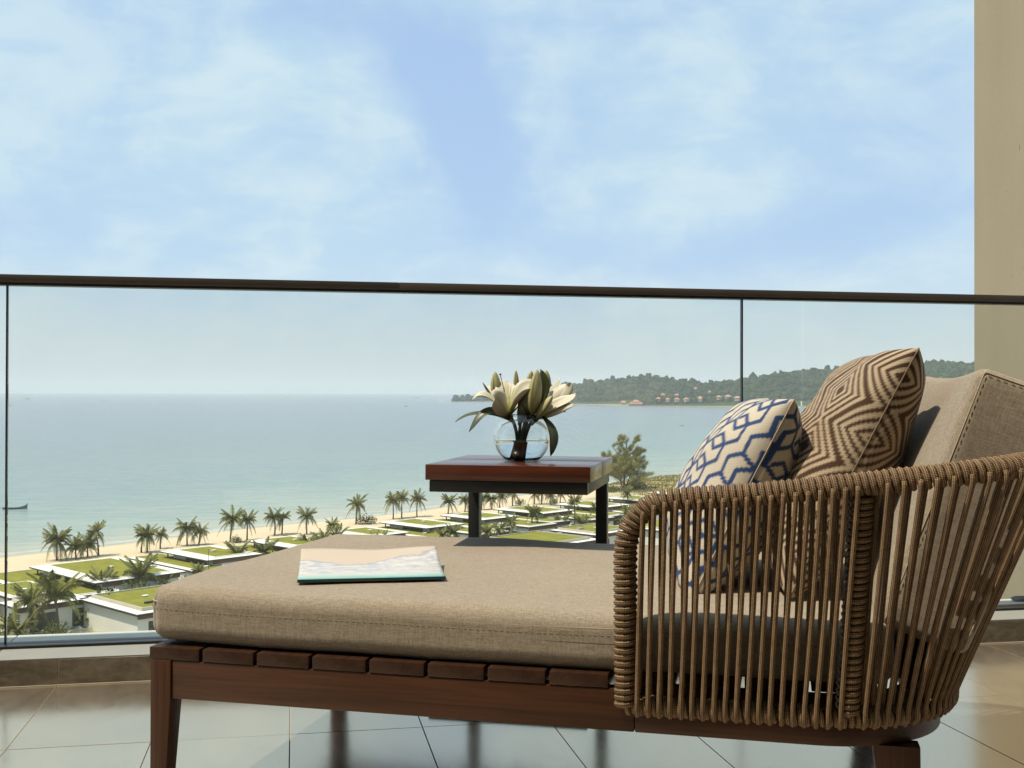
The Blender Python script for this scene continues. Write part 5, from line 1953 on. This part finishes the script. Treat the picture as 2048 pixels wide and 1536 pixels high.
# ------------------------------------------------------------------ tall feathery tree behind the table
def feathery_tree():
    x, y = 99.5, 331.0
    o = tag(empty('casuarina_tree', (x, y, gz_at(x, y) + 0.4)), 'tall feathery olive green tree rising behind the right side of the table', 'tree')
    r_ = np.random.default_rng(21)
    g = Geo()
    fol_p, fol_d = [], []

    def limb(p0, d, L, r0, depth):
        n = 7
        P = [np.array(p0)]
        dd = np.array(d, float)
        for i in range(n - 1):
            dd = dd + r_.normal(0, 0.10, 3) + np.array((0, 0, 0.05 if depth < 2 else -0.03))
            dd /= np.linalg.norm(dd)
            P.append(P[-1] + dd * L / (n - 1))
        P = np.array(P)
        g.tube(P, np.linspace(r0, r0 * 0.35, n), 6 if depth < 2 else 4)
        if depth >= 1 and r_.uniform() > (0.0 if depth == 1 else 0.38):
            for i in range(2, n):
                for _ in range(5 if depth == 2 else 2):
                    fol_p.append(P[i] + r_.normal(0, 0.12, 3))
                    fol_d.append(dd * 0.7 + r_.normal(0, 0.55, 3))
        if depth < 2:
            k_ = 15 if depth == 0 else 9
            for i in range(k_):
                f = (0.07 if depth == 0 else 0.25) + 0.80 * (i + r_.uniform(0, 0.6)) / k_
                q = np.array([np.interp(f * (n - 1), range(n), P[:, a]) for a in range(3)])
                az_ = i * 2.4 + r_.uniform(-0.5, 0.5)
                up = 0.35 + 0.5 * f if depth == 0 else 0.25
                nd = np.array((math.cos(az_), math.sin(az_), up))
                if depth == 1:
                    nd = nd * 0.75 + dd * 0.7
                nd /= np.linalg.norm(nd)
                ll = (9.2 * (1.05 - 0.72 * f)) if depth == 0 else L * 0.48 * (1.1 - 0.6 * f)
                limb(q, nd, ll * r_.uniform(0.75, 1.15), r0 * (0.38 if depth == 0 else 0.42), depth + 1)
    limb((0, 0, -0.4), (-0.04, 0, 1), 17.0, 0.34, 0)
    limb((0.2, 0, 0.2), (0.42, 0.1, 1), 10.5, 0.2, 0)
    limb((-0.2, 0, 0.2), (-0.40, 0, 1), 10.5, 0.2, 0)
    g.obj('trunk', M_trunk, o, smooth=True)
    fp, fd = np.array(fol_p), np.array(fol_d)
    reps = 10
    fp = np.repeat(fp, reps, 0) + r_.normal(0, 0.21, (len(fp) * reps, 3))
    fd = np.repeat(fd, reps, 0) + r_.normal(0, 0.45, (len(fp), 3)) + np.array((0, 0, 0.25))
    fd /= np.linalg.norm(fd, axis=1)[:, None]
    b = np.cross(fd, r_.standard_normal(fd.shape))
    b /= np.linalg.norm(b, axis=1)[:, None]
    ln = r_.uniform(0.35, 0.85, (len(fp), 1))
    wd = 0.026
    V_ = np.stack([fp - b * wd, fp + b * wd, fp + fd * ln + b * wd * 0.3 - np.array((0, 0, 0.04)), fp + fd * ln - b * wd * 0.3 - np.array((0, 0, 0.04))], 1).reshape(-1, 3)
    F_ = np.arange(len(fp) * 4).reshape(-1, 4)
    print('casuarina needles', len(fp))
    mesh_obj('crown', V_, F_, foliage_material('feathery_leaves', (0.06, 0.075, 0.024), (0.40, 0.37, 0.13), 0.9), o, smooth=False)


feathery_tree()

# ------------------------------------------------------------------ dune grass
def dune_grass():
    r_ = np.random.default_rng(33)
    n = 15000
    P = np.stack([r_.uniform(84, 190, n * 3), r_.uniform(300, 440, n * 3)], 1)
    d = -shore_dist(P)
    m_ = (d > 5) & (d < 70)
    P, d = P[m_][:n], d[m_][:n]
    dm = np.clip((P[:, 0] - 88) / 25, 0, 1) * np.clip((d - 3) / 8, 0, 1)
    bum = 0.5 * np.sin(P[:, 0] * 0.21 + 1.3 * np.sin(P[:, 1] * 0.09)) * np.sin(P[:, 1] * 0.17 + P[:, 0] * 0.05)
    z = np.interp(d, [-30, -6, 0, 4, 14, 24], [SEA_Z - 1.6, SEA_Z - 0.45, SEA_Z + 0.02, SEA_Z + 0.35, GZ - 0.35, GZ]) + dm * (1.2 + bum)
    k_ = dm > 0.3
    P, z = P[k_], z[k_]
    n = len(P)
    b0 = np.column_stack([P, z - 0.05])
    a = r_.uniform(0, 6.28, n)
    s = np.stack([np.cos(a), np.sin(a), 0 * a], 1) * r_.uniform(0.12, 0.35, (n, 1))
    h = np.stack([r_.normal(0, 0.15, n), r_.normal(0, 0.15, n), r_.uniform(0.25, 0.75, n)], 1)
    V_ = np.stack([b0 - s, b0 + s, b0 + h], 1).reshape(-1, 3)
    o = mesh_obj('dune_grass', V_, np.arange(n * 3).reshape(n, 3), foliage_material('dry_grass', (0.20, 0.17, 0.06), (0.44, 0.38, 0.18), 0.2), None, smooth=False)
    tag(o, kind='stuff')


dune_grass()

# ------------------------------------------------------------------ small things in the villa garden
def thatch_parasol():
    o = tag(empty('thatched_parasol', (-25.2, 141.3, GZ - 0.1)), 'pale thatched parasol beside the nearest white villa', 'parasol')
    mt = plain('pale_thatch', (0.42, 0.34, 0.24), 0.95, 0.3, 5, bump=0.5)
    V_, F_ = [], []
    n = 14
    for rr, z in ((1.35, 1.55), (1.3, 1.68), (0.8, 2.05), (0.06, 2.45)):
        for j in range(n):
            a = 6.283 * j / n
            V_.append((rr * math.cos(a) * (1 + 0.04 * (j % 2)), rr * math.sin(a), z - 0.05 * (j % 3)))
    F_ = [(i * n + j, i * n + (j + 1) % n, (i + 1) * n + (j + 1) % n, (i + 1) * n + j) for i in range(3) for j in range(n)]
    F_ += [tuple(range(n - 1, -1, -1)), tuple(3 * n + j for j in range(n))]
    mesh_obj('thatch', V_, F_, mt, o, smooth=False)
    Geo().tube(np.array([(0, 0, 0), (0, 0, 2.3)]), 0.06, 7).obj('pole', M_trunk, o, smooth=True)


thatch_parasol()


def person(x, y, face):
    o = tag(empty('person', (x, y, gz_at(x, y) + 0.1), face), 'person in dark clothes and a pale cap walking on the garden path at lower left', 'person')
    J = {'pelvis': (0, 0, 0.93), 'chest': (0, 0.05, 1.27), 'neck': (0, 0.09, 1.46), 'head': (0, 0.12, 1.60), 'crown': (0, 0.12, 1.72),
         'lhip': (-0.09, 0, 0.90), 'lknee': (-0.10, 0.20, 0.50), 'lankle': (-0.10, 0.14, 0.09), 'ltoe': (-0.10, 0.30, 0.04),
         'rhip': (0.09, 0, 0.90), 'rknee': (0.10, -0.06, 0.49), 'rankle': (0.10, -0.34, 0.14), 'rtoe': (0.10, -0.24, 0.03),
         'lsh': (-0.19, 0.07, 1.38), 'lel': (-0.24, -0.08, 1.12), 'lwr': (-0.22, 0.02, 0.88), 'lhand': (-0.21, 0.06, 0.78),
         'rsh': (0.19, 0.07, 1.38), 'rel': (0.24, 0.14, 1.12), 'rwr': (0.21, 0.33, 0.98), 'rhand': (0.20, 0.42, 0.95)}
    rad_ = {'pelvis': .15, 'chest': .16, 'neck': .06, 'head': .095, 'crown': .07, 'lhip': .10, 'lknee': .065, 'lankle': .045, 'ltoe': .035, 'rhip': .10, 'rknee': .065, 'rankle': .045, 'rtoe': .035,
            'lsh': .065, 'lel': .047, 'lwr': .033, 'lhand': .035, 'rsh': .065, 'rel': .047, 'rwr': .033, 'rhand': .035}
    names = list(J)
    E_ = [('pelvis', 'chest'), ('chest', 'neck'), ('neck', 'head'), ('head', 'crown'), ('pelvis', 'lhip'), ('lhip', 'lknee'), ('lknee', 'lankle'), ('lankle', 'ltoe'), ('pelvis', 'rhip'), ('rhip', 'rknee'),
          ('rknee', 'rankle'), ('rankle', 'rtoe'), ('chest', 'lsh'), ('lsh', 'lel'), ('lel', 'lwr'), ('lwr', 'lhand'), ('chest', 'rsh'), ('rsh', 'rel'), ('rel', 'rwr'), ('rwr', 'rhand')]
    me = bpy.data.meshes.new('body')
    me.from_pydata([J[n_] for n_ in names], [(names.index(a), names.index(b)) for a, b in E_], [])
    m, t, p = new_mat('clothed_figure')
    co = t.node('ShaderNodeTexCoord').outputs['Object']
    zz = t.node('ShaderNodeSeparateXYZ', i_0=co).outputs[2]
    t.put(p.inputs['Base Color'], t.ramp(t.math('MULTIPLY', zz, 0.5), [(0.0, (0.02, 0.02, 0.02)), (0.05, (0.03, 0.035, 0.05)), (0.47, (0.045, 0.05, 0.07)), (0.72, (0.30, 0.18, 0.12))], 'CONSTANT'))
    me.materials.append(m)
    b = link('body', me, o)
    md = b.modifiers.new('skin', 'SKIN')
    for i, n_ in enumerate(names):
        me.skin_vertices[0].data[i].radius = (rad_[n_], rad_[n_])
    me.skin_vertices[0].data[0].use_root = True
    ss = b.modifiers.new('sub', 'SUBSURF')
    ss.levels = ss.render_levels = 2
    V_ = ICO_V * np.array((0.11, 0.12, 0.075)) + np.array((0, 0.12, 1.70))
    g = Geo().add(V_, ICO_F)
    g.box(-0.08, 0.08, 0.20, 0.30, 1.665, 1.68)
    g.obj('cap', M_white, o, smooth=True)


person(-29.5, 142.6, R(50))

# ------------------------------------------------------------------ boats


def boat(x, y, L, label, hull, cabin=None, mast=0.0, heading=0.0, group='boats on the bay', name='boat'):
    o = tag(empty(name, (x, y, SEA_Z), heading), label, 'boat', group)
    n = 13
    V_, F_ = [], []
    for i in range(n):
        f = i / (n - 1)
        xx = (f - 0.5) * L
        half_ = L * 0.13 * (1 - abs(2 * f - 0.9) ** 2.6 * 0.96)
        half_ = max(half_, 0.02)
        sheer = L * (0.07 + 0.17 * max(0, f - 0.55) ** 2 * 4 + 0.05 * max(0, 0.3 - f))
        for (yy, zz) in ((-1.0, sheer), (-0.72, 0.05), (0, -L * 0.03), (0.72, 0.05), (1.0, sheer), (0.85, sheer - 0.03), (0.6, L * 0.03), (-0.6, L * 0.03), (-0.85, sheer - 0.03)):
            V_.append((xx, yy * half_, zz))
    m_ = 9
    F_ = [(i * m_ + j, i * m_ + (j + 1) % m_, (i + 1) * m_ + (j + 1) % m_, (i + 1) * m_ + j) for i in range(n - 1) for j in range(m_)]
    F_ += [tuple(range(m_ - 1, -1, -1)), tuple((n - 1) * m_ + j for j in range(m_))]
    mesh_obj('hull', V_, F_, hull, o, smooth=False)
    if cabin:
        c = Geo().box(-L * 0.28, L * 0.02, -L * 0.075, L * 0.075, L * 0.03, L * 0.19).obj('cabin', cabin, o, bevel=L * 0.006)
        Geo().box(-L * 0.31, L * 0.05, -L * 0.09, L * 0.09, L * 0.192, L * 0.21).obj('cabin_roof', hull, c)
    else:
        for q in (-0.2, 0.05):
            Geo().box(L * q, L * (q + 0.05), -L * 0.10, L * 0.10, L * 0.055, L * 0.07).obj('thwart', M_trunk, o)
    if mast:
        Geo().tube(np.array([(L * 0.12, 0, 0.0), (L * 0.12, 0, mast)]), L * 0.008, 6).obj('mast', M_fascia, o, smooth=True)
    return o


M_hgrey = plain('grey_boat_paint', (0.12, 0.15, 0.20), 0.5, 0.2, 1)
M_hteal = plain('teal_boat_paint', (0.02, 0.20, 0.23), 0.4, 0.2, 1)
M_hpale = plain('pale_boat_paint', (0.32, 0.33, 0.34), 0.5, 0.2, 1)
b0 = boat(-74.1, 322.6, 6.2, 'grey fishing boat with raised bow near the left glass joint', M_hgrey, heading=R(8))
Geo().tube(np.array([(2.6, 0, 0.6), (3.05, 0, 1.35), (3.2, 0, 1.75)]), [0.10, 0.07, 0.03], 6).obj('bow_post', M_hgrey, b0, smooth=True)
Geo().tube(np.array([(-2.9, 0, 0.5), (-4.2, 0.1, 0.25)]), 0.04, 5).obj('tiller', M_trunk, b0, smooth=True)
boat(388.0, 992.8, 5.2, 'small teal boat with a white cabin to the left of the pillows', M_hteal, M_white, 1.8, heading=R(15))
boat(359.7, 1011.4, 5.0, 'pale low boat left of the teal one', M_hpale, heading=R(-5))
boat(-601.5, 2569.5, 7.0, 'dark boat dot on the water just right of the left glass joint', M_hgrey, M_hgrey, heading=R(10))
boat(-979.3, 4444.2, 16.0, 'faint boat near the horizon at far left', M_hgrey, M_hgrey, heading=R(5))
boat(-539.4, 3379.1, 9.0, 'faint boat near the horizon left of centre', M_hgrey, M_hgrey, heading=R(0))
boat(234.5, 2402.4, 8.0, 'dark boat left of the headland', M_hgrey, M_hgrey, heading=R(-8))
boat(600.3, 5610.4, 18.0, 'faint boat on the horizon left of the headland', M_hgrey, M_hgrey, heading=R(0))

# ------------------------------------------------------------------ buildings on the far shore
M_tile_roof = plain('terracotta_roof', (0.50, 0.24, 0.14), 0.8, 0.2, 0.4)
M_far_wall = plain('far_wall', (0.52, 0.42, 0.33), 0.8, 0.15, 0.4)


def hip_roof(o, name, w_, d_, z0, z1, mat, top=0.35):
    a, b = w_ / 2, d_ / 2
    V_ = [(-a, -b, z0), (a, -b, z0), (a, b, z0), (-a, b, z0), (-a * top, 0, z1), (a * top, 0, z1), (-a, -b, z0 - 0.4), (a, -b, z0 - 0.4), (a, b, z0 - 0.4), (-a, b, z0 - 0.4)]
    F_ = [(0, 1, 5, 4), (1, 2, 5), (2, 3, 4, 5), (3, 0, 4), (6, 7, 1, 0), (7, 8, 2, 1), (8, 9, 3, 2), (9, 6, 0, 3), (9, 8, 7, 6)]
    return mesh_obj(name, V_, F_, mat, o, smooth=False)


def ground_on(grid, px, h):
    """point on a hill where its slope first reaches height h above the sea on a bearing"""
    d = bearing(px)
    best, bp = 1e9, None
    for col_ in grid:
        bb = col_[8]
        ang = abs(math.atan2(bb[0], bb[1]) - math.atan2(d[0], d[1]))
        if ang < best:
            best, bp = ang, col_
    for p in bp:
        if p[2] - SEA_Z >= h:
            return p
    return bp[10]


hlab = {0: 'left and low on the slope', 1: 'above the lowest left ones', 2: 'second in the upper left', 3: 'low, left of centre', 5: 'in the middle of the cluster', 6: 'low, in the middle',
        7: 'high, right of centre', 8: 'first in the right row', 9: 'second in the right row', 10: 'nearest the glass joint', 11: 'topmost of the cluster', 12: 'lowest at far left', 13: 'close above the shore'}
HOUSE_KEYS = [0, 1, 2, 3, 5, 6, 7, 8, 9, 10, 11, 12, 13]
HOUSES = [(1320, 797, 9), (1330, 790, 8), (1355, 790, 9), (1376, 800, 10), (1397, 795, 10), (1404, 801, 9), (1419, 785, 8), (1436, 794, 10), (1455, 794, 12), (1472, 797, 12), (1394, 776, 7), (1338, 802, 8), (1352, 800, 9)]
for i, (px, py, wd) in enumerate(HOUSES):
    h = (783 - py) / 2237.67 * 2520 + 32 - 5
    p = ground_on(H2, px, max(3, h - 6))
    o = tag(empty('hillside_house', (p[0], p[1], p[2] + 8.0), R(-20 + 17 * i)), 'tiny house with terracotta roof on the far hillside, ' + hlab[HOUSE_KEYS[i]], 'house', 'terracotta houses on the far hillside')
    Geo().box(-wd / 2, wd / 2, -wd * 0.35, wd * 0.35, -3, 3.4).obj('wall', M_far_wall, o)
    hip_roof(o, 'roof', wd * 1.3, wd * 1.0, 3.4, 7.0, M_tile_roof)
# the large pavilion at the water's edge
d = bearing(1272)
px_, py_ = d * 2560
o = tag(empty('pavilion', (px_, py_, SEA_Z), R(-16)), 'large pavilion with tiered terracotta roof at the far water edge', 'pavilion')
Geo().box(-17, 17, -8, 8, 0, 3.2).obj('base', plain('dark_plinth', (0.20, 0.18, 0.17), 0.9), o)  # plinth in an even dark grey
Geo().box(-14, 14, -6, 6, 3.2, 6.2).obj('wall', M_far_wall, o)
hip_roof(o, 'roof', 34, 17, 6.2, 10.5, M_tile_roof, 0.5)
hip_roof(o, 'roof', 18, 10, 10.4, 14.5, M_tile_roof, 0.4)
d = bearing(1247)
px_, py_ = d * 2600
o = tag(empty('pavilion', (px_, py_, SEA_Z + 2), R(-10)), 'small pavilion with terracotta roof left of the large one', 'pavilion')
Geo().box(-5, 5, -4, 4, 0, 6).obj('wall', M_far_wall, o)
hip_roof(o, 'roof', 14, 11, 6, 10, M_tile_roof)
d = bearing(1603)
px_, py_ = d * 2330
o = tag(empty('beacon_tower', (px_, py_, SEA_Z)), 'slim white beacon tower on the far beach right of the glass joint', 'tower')
Geo().tube(np.array([(0, 0, 0), (0, 0, 11)]), [1.6, 1.2], 10).obj('shaft', M_white, o, smooth=True)
Geo().tube(np.array([(0, 0, 11), (0, 0, 11.5), (0, 0, 12.6), (0, 0, 14)]), [2.1, 2.1, 1.2, 0.2], 10).obj('lantern', M_white, o, smooth=True)

# lightning rods on the roofs
for (x, y, z, lab) in ((-12.6, 172.9, GZ + 3.3, 'thin lightning rod on the roof beside the seat cushion corner'),):
    o = tag(empty('lightning_rod', (x, y, z)), lab, 'rod')
    Geo().tube(np.array([(0, 0, 0), (0, 0, 3.6)]), 0.045, 5).obj('rod', M_fascia, o, smooth=True)
    Geo().box(-0.3, 0.3, -0.3, 0.3, 0.0, 0.12).obj('foot', M_white, o)
# ------------------------------------------------------------------ haze over the bay
def build_haze():
    m = bpy.data.materials.new('sea_haze')
    m.use_nodes = True
    t = NT(m.node_tree)
    t.n.clear()
    v = t.node('ShaderNodeVolumePrincipled')
    v.inputs['Color'].default_value = (0.90, 0.95, 1.0, 1)
    v.inputs['Density'].default_value = 0.000095
    v.inputs['Anisotropy'].default_value = 0.0
    o = t.node('ShaderNodeOutputMaterial')
    t.l.new(v.outputs[0], o.inputs['Volume'])
    g = Geo().box(-14000, 15500, -3000, 15600, SEA_Z - 3.0, 125.0)
    h = g.obj('haze', m)
    tag(h, kind='stuff')


build_haze()
